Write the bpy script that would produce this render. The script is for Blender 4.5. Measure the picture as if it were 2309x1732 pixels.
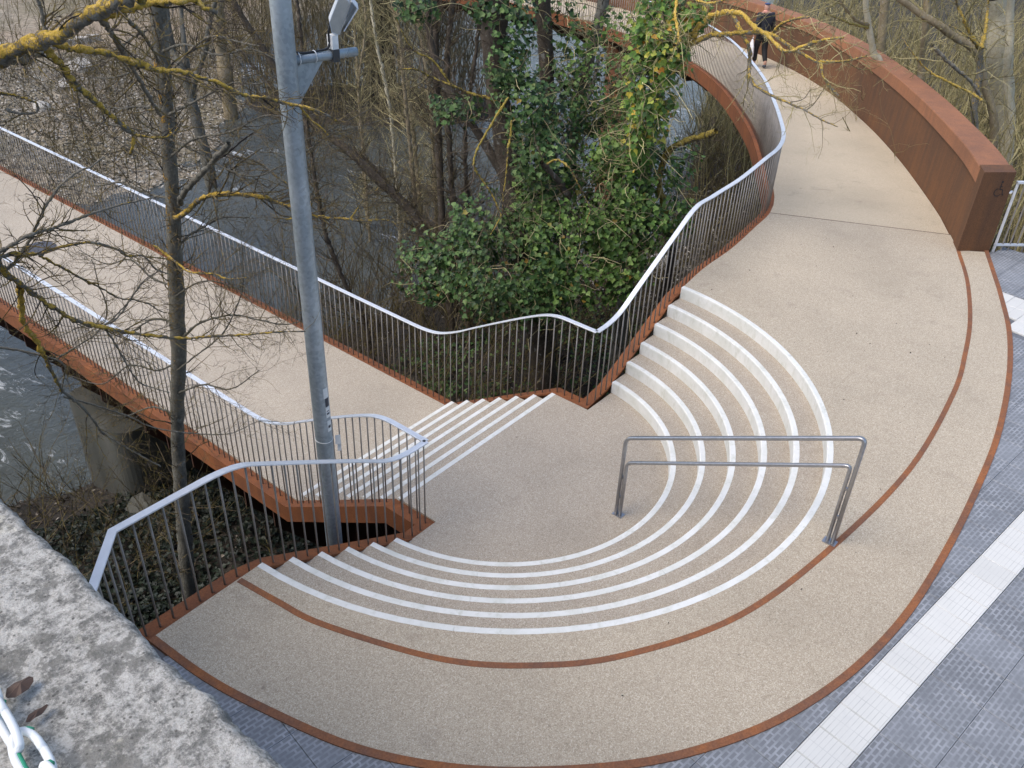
import bpy, bmesh, math, random
import numpy as np
from mathutils import Matrix, Vector
for o in list(bpy.data.objects): bpy.data.objects.remove(o)
SC = bpy.context.scene
COL = SC.collection
# ---------------------------------------------------------------- camera, world, sun, exposure
cam = bpy.data.cameras.new('camera'); co = bpy.data.objects.new('camera', cam); COL.objects.link(co)
cam.sensor_width = 36; cam.lens = 30.92; cam.clip_start = 0.05; cam.clip_end = 1000
CAM = np.array([-6.488, -5.185, 5.489])
_back = np.array([-0.6572, -0.51438, 0.55091]); _right = np.array([0.63519, -0.77145, 0.03743]); _up = np.cross(_back, _right)
M = Matrix(((_right[0], _up[0], _back[0], CAM[0]), (_right[1], _up[1], _back[1], CAM[1]), (_right[2], _up[2], _back[2], CAM[2]), (0, 0, 0, 1)))
co.matrix_world = M
SC.camera = co
W_ = bpy.data.worlds.new('World'); SC.world = W_; W_.use_nodes = True
wt = W_.node_tree; wt.nodes.clear()
sky = wt.nodes.new('ShaderNodeTexSky'); sky.sky_type = 'NISHITA'; sky.sun_disc = False
SUN_EL = math.radians(56); SUN_DIR = np.array([-0.80, 0.45])       # towards the sun, in plan
sky.sun_elevation = SUN_EL; sky.sun_rotation = math.atan2(SUN_DIR[0], SUN_DIR[1])
sky.air_density = 1.0; sky.dust_density = 2.5; sky.ozone_density = 1.0
bg = wt.nodes.new('ShaderNodeBackground'); bg.inputs['Strength'].default_value = 0.13
wo = wt.nodes.new('ShaderNodeOutputWorld')
wt.links.new(sky.outputs[0], bg.inputs[0]); wt.links.new(bg.outputs[0], wo.inputs[0])
sl = bpy.data.lights.new('sun', 'SUN'); sl.energy = 0.85; sl.angle = math.radians(34); sl.color = (1.0, 0.93, 0.82)
so = bpy.data.objects.new('sun', sl); COL.objects.link(so)
sd = Vector((SUN_DIR[0] * math.cos(SUN_EL), SUN_DIR[1] * math.cos(SUN_EL), math.sin(SUN_EL))).normalized()
so.rotation_euler = sd.to_track_quat('Z', 'Y').to_euler()
SC.view_settings.view_transform = 'Standard'; SC.view_settings.look = 'None'
SC.view_settings.gamma = 1.0; SC.view_settings.use_curve_mapping = False
SC.view_settings.exposure = 1.06
SC.cycles.max_bounces = 6; SC.cycles.diffuse_bounces = 3; SC.cycles.glossy_bounces = 3; SC.cycles.transparent_max_bounces = 4
rng = np.random.default_rng(11); random.seed(4)
R_ = 0.1626                                                        # riser
# ---------------------------------------------------------------- material helper
class Mat:
    def __init__(s, name):
        s.m = bpy.data.materials.new(name); s.m.use_nodes = True; s.t = s.m.node_tree
        s.b = s.t.nodes['Principled BSDF']; s.pos = s.t.nodes.new('ShaderNodeNewGeometry')
    def n(s, typ, **kw):
        nd = s.t.nodes.new(typ)
        for k, v in kw.items():
            if k.startswith('i_'):
                key = k[2:]; key = int(key) if key.isdigit() else key.replace('_', ' ')
                nd.inputs[key].default_value = v
            else: setattr(nd, k, v)
        return nd
    def l(s, a, b): s.t.links.new(a, b)
    def noise(s, scale, detail=4, rough=.6, vec=None, dist=0):
        nd = s.n('ShaderNodeTexNoise', i_Scale=scale, i_Detail=detail, i_Roughness=rough, i_Distortion=dist)
        s.l(vec if vec is not None else s.pos.outputs['Position'], nd.inputs['Vector']); return nd.outputs[0]
    def vor(s, scale, out='Distance', vec=None, feature='F1'):
        nd = s.n('ShaderNodeTexVoronoi', i_Scale=scale, feature=feature)
        s.l(vec if vec is not None else s.pos.outputs['Position'], nd.inputs['Vector']); return nd.outputs[out]
    def ramp(s, f, stops, const=False):
        nd = s.n('ShaderNodeValToRGB'); cr = nd.color_ramp
        if const: cr.interpolation = 'CONSTANT'
        while len(cr.elements) < len(stops): cr.elements.new(.5)
        for e, (p, c) in zip(cr.elements, stops):
            e.position = p; c = c if not isinstance(c, (int, float)) else (c, c, c); e.color = (*c, 1)
        s.l(f, nd.inputs[0]); return nd.outputs[0]
    def mix(s, f, a, b, mode='MIX'):
        nd = s.n('ShaderNodeMix', data_type='RGBA', blend_type=mode)
        for sock, v in ((nd.inputs[0], f), (nd.inputs[6], a), (nd.inputs[7], b)):
            if isinstance(v, (int, float)): sock.default_value = v
            elif isinstance(v, tuple): sock.default_value = (*v, 1)
            else: s.l(v, sock)
        return nd.outputs[2]
    def math(s, op, a, b=0.0):
        nd = s.n('ShaderNodeMath', operation=op)
        for sock, v in ((nd.inputs[0], a), (nd.inputs[1], b)):
            if isinstance(v, (int, float)): sock.default_value = v
            else: s.l(v, sock)
        return nd.outputs[0]
    def mapping(s, scale=(1, 1, 1), rot=(0, 0, 0), vec=None):
        nd = s.n('ShaderNodeMapping'); nd.inputs['Scale'].default_value = scale; nd.inputs['Rotation'].default_value = rot
        s.l(vec if vec is not None else s.pos.outputs['Position'], nd.inputs[0]); return nd.outputs[0]
    def bump(s, h, strength=.3, dist=.01):
        nd = s.n('ShaderNodeBump', i_Strength=strength, i_Distance=dist); s.l(h, nd.inputs['Height']); s.l(nd.outputs[0], s.b.inputs['Normal'])
    def island(s): return s.pos.outputs['Random Per Island']
    def attr(s, name): return s.n('ShaderNodeAttribute', attribute_name=name).outputs['Fac']
    def objrand(s): return s.n('ShaderNodeObjectInfo').outputs['Random']
    def done(s, col, rough=.8, metal=0.0, spec=None):
        if isinstance(col, tuple): s.b.inputs['Base Color'].default_value = (*col, 1)
        else: s.l(col, s.b.inputs['Base Color'])
        if isinstance(rough, (int, float)): s.b.inputs['Roughness'].default_value = rough
        else: s.l(rough, s.b.inputs['Roughness'])
        s.b.inputs['Metallic'].default_value = metal
        if spec is not None: s.b.inputs['Specular IOR Level'].default_value = spec
        return s.m
MT = {}
def mk_gravel(name, tint, bl, vs=150.0):
    m = Mat(name)
    cell = m.n('ShaderNodeTexVoronoi', i_Scale=vs); m.l(m.pos.outputs['Position'], cell.inputs['Vector'])
    sep = m.n('ShaderNodeSeparateColor'); m.l(cell.outputs['Color'], sep.inputs[0])
    base = m.ramp(sep.outputs[0], [(0, (.28, .235, .19)), (.15, (.365, .312, .255)), (.5, (.425, .367, .305)), (.8, (.475, .415, .350)), (.96, (.56, .51, .45))])
    fine = m.ramp(m.noise(45, 3, .7), [(.3, .92), (.7, 1.06)])
    big = m.ramp(m.noise(.55, 5, .62), [(.28, .86), (.5, 1.0), (.75, 1.10)])
    c = m.mix(1.0, base, fine, 'MULTIPLY'); c = m.mix(1.0, c, big, 'MULTIPLY'); c = m.mix(1.0, c, tint, 'MULTIPLY')
    stain = m.ramp(m.noise(2.3, 6, .7, dist=.6), [(.58, 0.0), (.78, .45)])
    c = m.mix(stain, c, (.20, .16, .125))
    spots = m.ramp(m.noise(7.5, 2, .5), [(.74, 0.0), (.80, .6)])
    c = m.mix(spots, c, (.17, .13, .10))
    m.bump(cell.outputs['Distance'], .35, .004)
    return m.done(c, .86, 0, .35)
MT['gravel'] = mk_gravel('resin_gravel', (.95, .945, .895), 1)
MT['gravel_warm'] = mk_gravel('resin_gravel_upper', (.975, .955, .865), 1)
MT['gravel_ramp'] = mk_gravel('resin_gravel_ramp', (1.11, 1.085, .955), 1, 300.0)
MT['gravel_grey'] = mk_gravel('resin_gravel_steps', (.89, .88, .835), 1)
m = Mat('white_stone')
st = m.ramp(m.noise(3.5, 6, .7), [(.40, 0.0), (.68, .55)])
c = m.mix(st, (.70, .70, .675), (.50, .51, .445))
stx = m.ramp(m.noise(9, 5, .75, m.mapping((1, 1, .35))), [(.52, 0.0), (.70, .65)])
c = m.mix(stx, c, (.47, .47, .40)); m.bump(m.noise(90, 3), .12, .003)
MT['stone'] = m.done(c, .7, 0, .35)
def mk_corten(name, hi, lo, sc, rough=.75, streak=1.0):
    m = Mat(name)
    a = m.noise(sc, 7, .62, dist=.4); s_ = m.noise(3.6, 6, .7, m.mapping((1.9, 1.9, .13)))
    f = m.math('ADD', m.math('MULTIPLY', a, .6), m.math('MULTIPLY', s_, .4 * streak))
    c = m.ramp(f, [(.33, lo), (.52, tuple(.5 * (x + y) for x, y in zip(hi, lo))), (.68, hi)])
    sp = m.ramp(m.noise(60, 3, .7), [(.35, .8), (.65, 1.15)])
    c = m.mix(1.0, c, sp, 'MULTIPLY'); m.bump(m.noise(120, 4, .7), .15, .003)
    return m.done(c, rough, 0, .3)
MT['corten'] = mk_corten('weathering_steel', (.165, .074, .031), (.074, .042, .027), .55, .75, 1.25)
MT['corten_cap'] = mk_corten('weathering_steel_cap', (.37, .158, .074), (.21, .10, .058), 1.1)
MT['corten_orange'] = mk_corten('fresh_rust_steel', (.27, .092, .029), (.125, .048, .023), 2.0)
MT['corten_band'] = mk_corten('rust_band_steel', (.34, .120, .036), (.115, .068, .052), 1.3)
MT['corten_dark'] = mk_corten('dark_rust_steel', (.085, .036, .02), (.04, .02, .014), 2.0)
m = Mat('rail_steel'); c = m.ramp(m.noise(12, 4), [(.3, (.62, .64, .67)), (.7, (.72, .74, .77))]); MT['rail'] = m.done(c, .42, .35, .5)
m = Mat('baluster_steel'); c = m.ramp(m.noise(5, 3), [(.3, (.20, .18, .16)), (.7, (.31, .285, .26))]); MT['baluster'] = m.done(c, .5, .3, .4)
m = Mat('brushed_steel'); c = m.ramp(m.noise(30, 3), [(.3, (.36, .36, .37)), (.7, (.46, .46, .47))]); MT['steel'] = m.done(c, .34, .85, .5)
m = Mat('galvanised_steel')
v = m.n('ShaderNodeTexVoronoi', i_Scale=38.0); m.l(m.pos.outputs['Position'], v.inputs['Vector'])
c = m.mix(m.ramp(m.noise(2.2, 5, .65, m.mapping((1, 1, .5))), [(.35, 0.0), (.65, 1.0)]), (.27, .32, .35), (.46, .51, .54))
sp = m.n('ShaderNodeSeparateColor'); m.l(v.outputs['Color'], sp.inputs[0])
c = m.mix(1.0, c, m.ramp(sp.outputs[0], [(0, .88), (1, 1.12)]), 'MULTIPLY')
chip = m.ramp(m.noise(17, 4, .7), [(.70, 0.0), (.73, .8)])
MT['galv'] = m.done(m.mix(chip, c, (.62, .65, .66)), .46, .45, .5)
def plain(name, col, rough=.6, metal=0, spec=None):
    m = Mat(name); c = m.mix(m.ramp(m.noise(14, 4, .6), [(.3, 0.0), (.7, 1.0)]), tuple(x * .86 for x in col), tuple(min(1, x * 1.1) for x in col)); MT[name] = m.done(c, rough, metal, spec)
plain('lamp_casing', (.56, .60, .64), .45); plain('lamp_side', (.38, .37, .335), .5); plain('lamp_dark', (.05, .055, .06), .4); plain('white_plastic', (.75, .75, .73), .4)
plain('black_cable', (.012, .012, .014), .5); plain('paper', (.72, .72, .70), .7); plain('dark_print', (.05, .055, .07), .6)
plain('jacket_cloth', (.016, .018, .026), .75); plain('trouser_cloth', (.011, .011, .013), .8); plain('skin_tone', (.48, .27, .20), .6); plain('cap_cloth', (.035, .065, .16), .8)
plain('scarf_cloth', (.62, .30, .23), .8); plain('bag_plastic', (.72, .70, .69), .5); plain('shoe_leather', (.05, .06, .08), .5)
plain('iron_cover', (.075, .075, .085), .55, .3); plain('black_paint', (.012, .009, .009), .6); plain('stake_wood', (.16, .10, .06), .8)
plain('pale_rock', (.46, .44, .40), .9); plain('cut_wood', (.62, .50, .36), .8)
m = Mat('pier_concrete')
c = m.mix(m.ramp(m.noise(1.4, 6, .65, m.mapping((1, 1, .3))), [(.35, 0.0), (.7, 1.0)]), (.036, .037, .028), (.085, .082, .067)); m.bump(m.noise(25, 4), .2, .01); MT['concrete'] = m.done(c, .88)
m = Mat('lichen_stone')
n1 = m.noise(58, 8, .74, dist=.3); n2 = m.noise(150, 5, .78); n3 = m.noise(21, 6, .70)
f = m.math('ADD', m.math('MULTIPLY', n1, .55), m.math('MULTIPLY', n2, .45))
c = m.ramp(f, [(.37, (.095, .092, .084)), (.44, (.18, .175, .16)), (.475, (.265, .255, .23)), (.515, (.40, .385, .35)), (.60, (.50, .48, .44)), (.72, (.60, .58, .53))])
c = m.mix(m.ramp(n3, [(.535, 0.0), (.575, .7)]), c, (.135, .13, .115), 'MIX')
c = m.mix(m.ramp(m.noise(22, 5, .7), [(.60, 0.0), (.70, .55)]), c, (.66, .62, .50))
c = m.mix(m.ramp(m.vor(120), [(.10, .85), (.20, 0.0)]), c, (.075, .07, .065))
c = m.mix(m.ramp(m.noise(420, 3, .7), [(.35, .35), (.6, 0.0)]), c, (.12, .115, .10))
m.bump(m.math('ADD', f, m.math('MULTIPLY', m.noise(320, 4, .7), .5)), .8, .004)
MT['lichen_stone'] = m.done(c, .92, 0, .25)
ROT = math.radians(-8.5)
def mk_tile(name, c0, c1, groove, white):
    m = Mat(name)
    tc = m.n('ShaderNodeTexCoord').outputs['Object']
    br = m.n('ShaderNodeTexBrick', offset=.5 if not white else 0.0, squash=1.0)
    br.inputs['Scale'].default_value = 1.0
    br.inputs['Brick Width'].default_value = .078 if not white else .145
    br.inputs['Row Height'].default_value = .040 if not white else .0362
    br.inputs['Mortar Size'].default_value = .0095 if not white else .0035
    br.inputs['Mortar Smooth'].default_value = .35
    m.l(tc, br.inputs['Vector'])
    wear = m.ramp(m.noise(1.3, 6, .7, dist=.4), [(.30, 0.0), (.70, 1.0)])
    base = m.mix(wear, c0, c1)
    base = m.mix(1.0, base, m.ramp(m.objrand(), [(0, .95 if white else .88), (1, 1.03 if white else 1.10)]), 'MULTIPLY')
    worn = m.ramp(m.noise(6, 4, .6), [(.35, .15), (.65, 1.0)])
    g = m.math('MULTIPLY', br.outputs['Fac'], worn)
    c = m.mix(g, base, groove)
    fl = m.ramp(m.noise(24, 3, .8), [(.745, 0.0), (.76, 1.0)])
    if not white: c = m.mix(fl, c, (.55, .58, .62))
    else: c = m.mix(m.ramp(m.noise(5, 5, .7), [(.62, 0.0), (.78, .4)]), c, (.45, .46, .48))
    m.bump(br.outputs['Fac'], -.5 if not white else -.6, .005)
    return m.done(c, .62, 0, .4)
MT['grey_tile'] = mk_tile('grey_paving_tile', (.138, .146, .158), (.205, .216, .233), (.30, .313, .335), False)
MT['white_tile'] = mk_tile('white_guide_tile', (.575, .57, .54), (.64, .635, .60), (.43, .43, .41), True)
m = Mat('tile_bedding'); MT['bedding'] = m.done(m.ramp(m.noise(40, 4), [(.3, (.10, .11, .125)), (.7, (.16, .17, .19))]), .9)
m = Mat('river_water')
wv = m.mapping((1.0, 2.4, 1.0), (0, 0, .5))
h1 = m.noise(1.6, 5, .6, wv, .6); h2 = m.noise(6.5, 4, .6, wv, .4)
h = m.math('ADD', m.math('MULTIPLY', h1, .7), m.math('MULTIPLY', h2, .3))
foam = m.ramp(m.math('MULTIPLY', m.noise(.22, 3, .6), m.noise(2.6, 6, .75, m.mapping((1.8, .6, 1), (0, 0, .5)), .8)), [(.335, 0.0), (.40, .75)])
deep = m.mix(m.ramp(m.noise(.25, 4, .6), [(.35, 0.0), (.65, 1.0)]), (.044, .050, .049), (.078, .086, .080))
m.bump(h, .42, .16)
MT['water'] = m.done(m.mix(foam, deep, (.55, .58, .60)), m.math('ADD', .13, m.math('MULTIPLY', foam, .5)), 0, .5)
m = Mat('near_bank_soil')
c = m.ramp(m.noise(3.5, 8, .75), [(.30, (.011, .010, .008)), (.5, (.024, .020, .015)), (.66, (.048, .039, .03)), (.8, (.10, .085, .066))])
c = m.mix(m.ramp(m.vor(26), [(.10, .7), (.2, 0.0)]), c, (.15, .115, .08)); m.bump(m.noise(9, 6, .7), .8, .05); MT['soil'] = m.done(c, .95)
m = Mat('far_bank_gravel')
cell = m.n('ShaderNodeTexVoronoi', i_Scale=7.0); m.l(m.pos.outputs['Position'], cell.inputs['Vector'])
sp = m.n('ShaderNodeSeparateColor'); m.l(cell.outputs['Color'], sp.inputs[0])
c = m.ramp(sp.outputs[0], [(0, (.19, .16, .115)), (.5, (.28, .235, .175)), (1, (.38, .33, .255))])
c = m.mix(m.ramp(m.noise(.35, 5, .65), [(.45, 0.0), (.62, .8)]), c, (.17, .15, .09))
c = m.mix(m.ramp(m.attr('sand'), [(.2, 0.0), (.8, 1.0)]), c, m.ramp(m.noise(1.2, 6, .7), [(.3, (.26, .205, .145)), (.7, (.38, .31, .23))]))
m.bump(m.noise(5, 7, .75), .8, .08); MT['far_gravel'] = m.done(c, .95)
def mk_bark(name, c0, c1, lich, sc=14):
    m = Mat(name)
    a = m.noise(sc, 6, .7, m.mapping((1, 1, .45))); b = m.noise(sc * 3.5, 5, .7)
    c = m.ramp(m.math('ADD', m.math('MULTIPLY', a, .6), m.math('MULTIPLY', b, .4)), [(.32, c0), (.66, c1)])
    c = m.mix(m.ramp(m.noise(9, 4, .6), [(.60, 0.0), (.70, .45)]), c, (.36, .37, .34))
    at = m.attr('lichen')
    patch = m.noise(38, 6, .75); patch2 = m.noise(11, 4, .6)
    thr = m.math('SUBTRACT', .69, m.math('MULTIPLY', at, .33))
    sx = m.n('ShaderNodeSeparateXYZ'); m.l(m.pos.outputs['Normal'], sx.inputs[0])
    side = m.math('SUBTRACT', m.math('MULTIPLY', sx.outputs[2], .07), m.math('MULTIPLY', sx.outputs[0], .035))
    mask = m.math('MULTIPLY', m.math('SUBTRACT', m.math('ADD', m.math('MULTIPLY', patch, .55), m.math('MULTIPLY', patch2, .45)), m.math('SUBTRACT', thr, side)), 16.0)
    mask = m.math('MULTIPLY', m.math('MINIMUM', m.math('MAXIMUM', mask, 0.0), 1.0), m.math('MINIMUM', m.math('MULTIPLY', at, 6.0), 1.0))
    lc = m.ramp(m.noise(40, 4, .7), [(.28, tuple(x * .55 for x in lich)), (.5, lich), (.72, (lich[0] * 1.12, lich[1] * 1.2, lich[2] * 3.0 + .03))])
    m.bump(m.math('ADD', b, m.math('MULTIPLY', m.math('MULTIPLY', mask, patch), 1.2)), 1.0, .016)
    return m.done(m.mix(mask, c, lc), .92, 0, .2)
MT['bark_grey'] = mk_bark('grey_bark', (.075, .07, .058), (.215, .205, .17), (.52, .30, .05))
MT['bark_lichen'] = mk_bark('lichen_bark', (.11, .10, .08), (.31, .285, .235), (.64, .43, .075), 22)
MT['bark_brown'] = mk_bark('brown_bark', (.030, .023, .018), (.120, .098, .075), (.36, .27, .05), 10)
MT['bark_tan'] = mk_bark('tan_bark', (.16, .125, .075), (.34, .28, .185), (.34, .27, .06), 6)
MT['bark_pale'] = mk_bark('pale_bark', (.30, .265, .19), (.56, .51, .38), (.34, .30, .09), 6)
MT['bark_black'] = mk_bark('dead_bark', (.012, .011, .011), (.040, .036, .034), (.2, .2, .1))
def mk_twig(name, stops, lich):
    m = Mat(name)
    c = m.ramp(m.island(), stops); c = m.mix(1.0, c, m.ramp(m.noise(25, 4, .7), [(.3, .7), (.7, 1.25)]), 'MULTIPLY')
    at = m.attr('lichen'); mask = m.math('MULTIPLY', m.ramp(m.noise(16, 4, .7), [(.45, 0.0), (.55, 1.0)]), at)
    return m.done(m.mix(mask, c, lich), .9, 0, .2)
MT['twig_dark'] = mk_twig('dark_twigs', [(0, (.030, .025, .022)), (.6, (.075, .063, .053)), (1, (.145, .115, .09))], (.42, .30, .04))
MT['twig_brush'] = mk_twig('brush_stems', [(0, (.06, .05, .034)), (.3, (.17, .14, .08)), (.65, (.34, .285, .15)), (1, (.54, .47, .26))], (.30, .27, .07))
MT['twig_far'] = mk_twig('far_brush_stems', [(0, (.06, .048, .034)), (.5, (.165, .13, .085)), (1, (.32, .26, .165))], (.3, .25, .07))
MT['twig_brown'] = mk_twig('brown_twigs', [(0, (.026, .019, .015)), (.5, (.068, .05, .038)), (1, (.15, .115, .09))], (.3, .25, .05))
def mk_leaf(name, stops, rough=.5):
    m = Mat(name)
    c = m.ramp(m.island(), stops); c = m.mix(1.0, c, m.ramp(m.noise(2.2, 4, .6), [(.3, .65), (.7, 1.25)]), 'MULTIPLY')
    m.b.inputs['Transmission Weight'].default_value = 0
    return m.done(c, rough, 0, .28)
MT['ivy_dark'] = mk_leaf('ivy_leaf_dark', [(0, (.011, .025, .009)), (.35, (.034, .074, .020)), (.7, (.070, .136, .035)), (.96, (.14, .21, .065)), (.993, (.10, .13, .03)), (1, (.30, .17, .02))])
MT['ivy_mid'] = mk_leaf('ivy_leaf_mid', [(0, (.020, .046, .010)), (.4, (.060, .120, .022)), (.8, (.122, .205, .040)), (.98, (.17, .25, .065)), (1, (.30, .17, .02))])
MT['ivy_yellow'] = mk_leaf('ivy_leaf_yellowing', [(0, (.035, .085, .018)), (.35, (.085, .17, .03)), (.70, (.17, .27, .045)), (.89, (.34, .37, .06)), (.965, (.50, .38, .05)), (1, (.48, .20, .03))])
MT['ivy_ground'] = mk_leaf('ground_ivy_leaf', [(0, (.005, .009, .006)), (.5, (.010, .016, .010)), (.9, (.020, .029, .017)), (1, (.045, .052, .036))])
MT['litter'] = mk_leaf('leaf_litter', [(0, (.018, .014, .010)), (.5, (.045, .034, .025)), (.88, (.10, .08, .06)), (1, (.28, .25, .21))], .85)
MT['dead_leaf'] = mk_leaf('dry_leaf', [(0, (.075, .048, .036)), (1, (.095, .06, .045))], .6)
MT['pebble'] = mk_leaf('pebbles', [(0, (.16, .145, .115)), (.6, (.29, .265, .22)), (1, (.56, .53, .47))], .9)
MT['coil_white'] = mk_leaf('white_coating', [(0, (.68, .71, .72)), (1, (.78, .80, .80))], .3)
m = Mat('green_coating'); MT['coil_green'] = m.done(m.ramp(m.noise(30, 4), [(.35, (.010, .16, .085)), (.6, (.03, .28, .16))]), .3)
# ---------------------------------------------------------------- geometry helpers
def tag(o, label=None, cat=None, group=None, kind=None):
    if label: o['label'] = label
    if cat: o['category'] = cat
    if group: o['group'] = group
    if kind: o['kind'] = kind
    return o
def attach(o, parent):
    if parent is not None:
        o.parent = parent; o.matrix_parent_inverse = Matrix.Translation(-root_loc(parent))
    return o
def root_loc(p):
    return Vector(p.location) if p.type == 'EMPTY' else Vector((0, 0, 0))
def thing(name, loc, label, cat, group=None):
    e = bpy.data.objects.new(name, None); e.location = loc; e.empty_display_size = .2; COL.objects.link(e)
    return tag(e, label, cat, group)
def mesh_np(name, V, F, mat, parent=None, smooth=False, attrs=None):
    """F: list of index arrays (each M x 3 or M x 4)"""
    V = np.asarray(V, float); me = bpy.data.meshes.new(name)
    if not isinstance(F, list): F = [F]
    F = [np.asarray(f, np.int32) for f in F if len(f)]
    li = np.concatenate([f.ravel() for f in F]); cnt = np.concatenate([np.full(len(f), f.shape[1], np.int32) for f in F])
    me.vertices.add(len(V)); me.vertices.foreach_set('co', V.ravel())
    me.loops.add(len(li)); me.loops.foreach_set('vertex_index', li)
    me.polygons.add(len(cnt)); st = np.concatenate([[0], np.cumsum(cnt)[:-1]]).astype(np.int32)
    me.polygons.foreach_set('loop_start', st); me.polygons.foreach_set('loop_total', cnt)
    if smooth: me.polygons.foreach_set('use_smooth', np.ones(len(cnt), bool))
    else: me.polygons.foreach_set('use_smooth', np.zeros(len(cnt), bool))
    me.update(calc_edges=True); me.validate()
    if attrs:
        for k, a in attrs.items():
            at = me.attributes.new(k, 'FLOAT', 'POINT'); at.data.foreach_set('value', np.asarray(a, np.float32))
    me.materials.append(MT[mat] if isinstance(mat, str) else mat)
    o = bpy.data.objects.new(name, me); COL.objects.link(o); attach(o, parent)
    return o
class MB:
    def __init__(s): s.V = []; s.F3 = []; s.F4 = []; s.n = 0
    def add(s, V, F):
        V = np.asarray(V, float); s.V.append(V)
        for f in F:
            (s.F3 if len(f) == 3 else s.F4).append([i + s.n for i in f]) if len(f) in (3, 4) else [s.F3.append([f[0] + s.n, f[i] + s.n, f[i + 1] + s.n]) for i in range(1, len(f) - 1)]
        s.n += len(V)
    def box(s, a, b):
        x0, y0, z0 = a; x1, y1, z1 = b
        s.add([(x0, y0, z0), (x1, y0, z0), (x1, y1, z0), (x0, y1, z0), (x0, y0, z1), (x1, y0, z1), (x1, y1, z1), (x0, y1, z1)],
              [(0, 3, 2, 1), (4, 5, 6, 7), (0, 1, 5, 4), (1, 2, 6, 5), (2, 3, 7, 6), (3, 0, 4, 7)])
    def obox(s, c, ax, ay, az, h):
        c = np.array(c); ax, ay, az = [np.array(v, float) / np.linalg.norm(v) for v in (ax, ay, az)]
        V = [c + sx * h[0] * ax + sy * h[1] * ay + sz * h[2] * az for sz in (-1, 1) for sx, sy in ((-1, -1), (1, -1), (1, 1), (-1, 1))]
        s.add(V, [(0, 3, 2, 1), (4, 5, 6, 7), (0, 1, 5, 4), (1, 2, 6, 5), (2, 3, 7, 6), (3, 0, 4, 7)])
    def sweep(s, path, prof, closed=False):
        """path Nx3; prof: list of (lateral, up) closed loop, lateral positive to the left of travel; mitred in plan"""
        P = np.asarray(path, float); n = len(P); k = len(prof); V = []
        d = np.diff(P[:, :2], axis=0); d /= np.linalg.norm(d, axis=1)[:, None] + 1e-12
        for i in range(n):
            a = d[i - 1] if i > 0 else (d[-1] if closed else d[0]); b = d[i] if i < n - 1 else (d[0] if closed else d[-1])
            na = np.array([-a[1], a[0]]); nb = np.array([-b[1], b[0]]); t = na + nb; t /= np.linalg.norm(t) + 1e-12
            sc = 1 / max(.35, t @ na)
            for (l, z) in prof: V.append((P[i, 0] + t[0] * l * sc, P[i, 1] + t[1] * l * sc, P[i, 2] + z))
        F = []
        for i in range(n - 1):
            for j in range(k):
                F.append((i * k + j, i * k + (j + 1) % k, (i + 1) * k + (j + 1) % k, (i + 1) * k + j))
        F.append(tuple(range(k - 1, -1, -1))); F.append(tuple((n - 1) * k + j for j in range(k)))
        s.add(V, F)
    def tube(s, path, r, k=8):
        P = np.asarray(path, float); r = np.broadcast_to(np.asarray(r, float), (len(P),)); V, F = tubes(P[None], r[None], k)
        V = list(V); base = len(V)
        s.add(V, [tuple(f) for f in F] + [tuple(range(k - 1, -1, -1)), tuple(base - k + j for j in range(k))])
    def build(s, name, mat, parent=None, smooth=False):
        return mesh_np(name, np.vstack(s.V), [np.array(s.F4).reshape(-1, 4), np.array(s.F3).reshape(-1, 3)], mat, parent, smooth)
def tubes(P, R, k=4):
    """P (N,n,3), R (N,n) -> verts, quads"""
    N, n, _ = P.shape
    T = np.gradient(P, axis=1); T /= np.linalg.norm(T, axis=2, keepdims=True) + 1e-9
    md = P[:, -1] - P[:, 0]
    ref = np.where((np.abs(md[:, 2:3]) > .8 * np.linalg.norm(md, axis=1, keepdims=True)), np.array([[1., .13, 0]]), np.array([[0.05, .02, 1.]]))[:, None, :]
    A = np.cross(T, ref); A /= np.linalg.norm(A, axis=2, keepdims=True) + 1e-9; B = np.cross(T, A)
    th = np.arange(k) * 2 * np.pi / k
    V = P[:, :, None, :] + R[:, :, None, None] * (A[:, :, None, :] * np.cos(th)[None, None, :, None] + B[:, :, None, :] * np.sin(th)[None, None, :, None])
    idx = np.arange(N * n * k).reshape(N, n, k)
    a = idx[:, :-1]; b = idx[:, 1:]
    F = np.stack([a, np.roll(a, -1, 2), np.roll(b, -1, 2), b], -1).reshape(-1, 4)
    return V.reshape(-1, 3), F
def smooth_path(P, n=8):
    P = np.asarray(P, float); Q = np.vstack([2 * P[0] - P[1], P, 2 * P[-1] - P[-2]]); out = []
    for i in range(1, len(Q) - 2):
        p0, p1, p2, p3 = Q[i - 1:i + 3]
        for t in np.linspace(0, 1, n, endpoint=False):
            out.append(.5 * ((2 * p1) + (-p0 + p2) * t + (2 * p0 - 5 * p1 + 4 * p2 - p3) * t * t + (-p0 + 3 * p1 - 3 * p2 + p3) * t ** 3))
    out.append(P[-1]); return np.array(out)
def arclen(P): return np.concatenate([[0], np.cumsum(np.linalg.norm(np.diff(np.asarray(P)[:, :2], axis=0), axis=1))])
def at_len(P, s):
    L = arclen(P); P = np.asarray(P); return np.stack([np.interp(s, L, P[:, i]) for i in range(P.shape[1])], -1)
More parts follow.
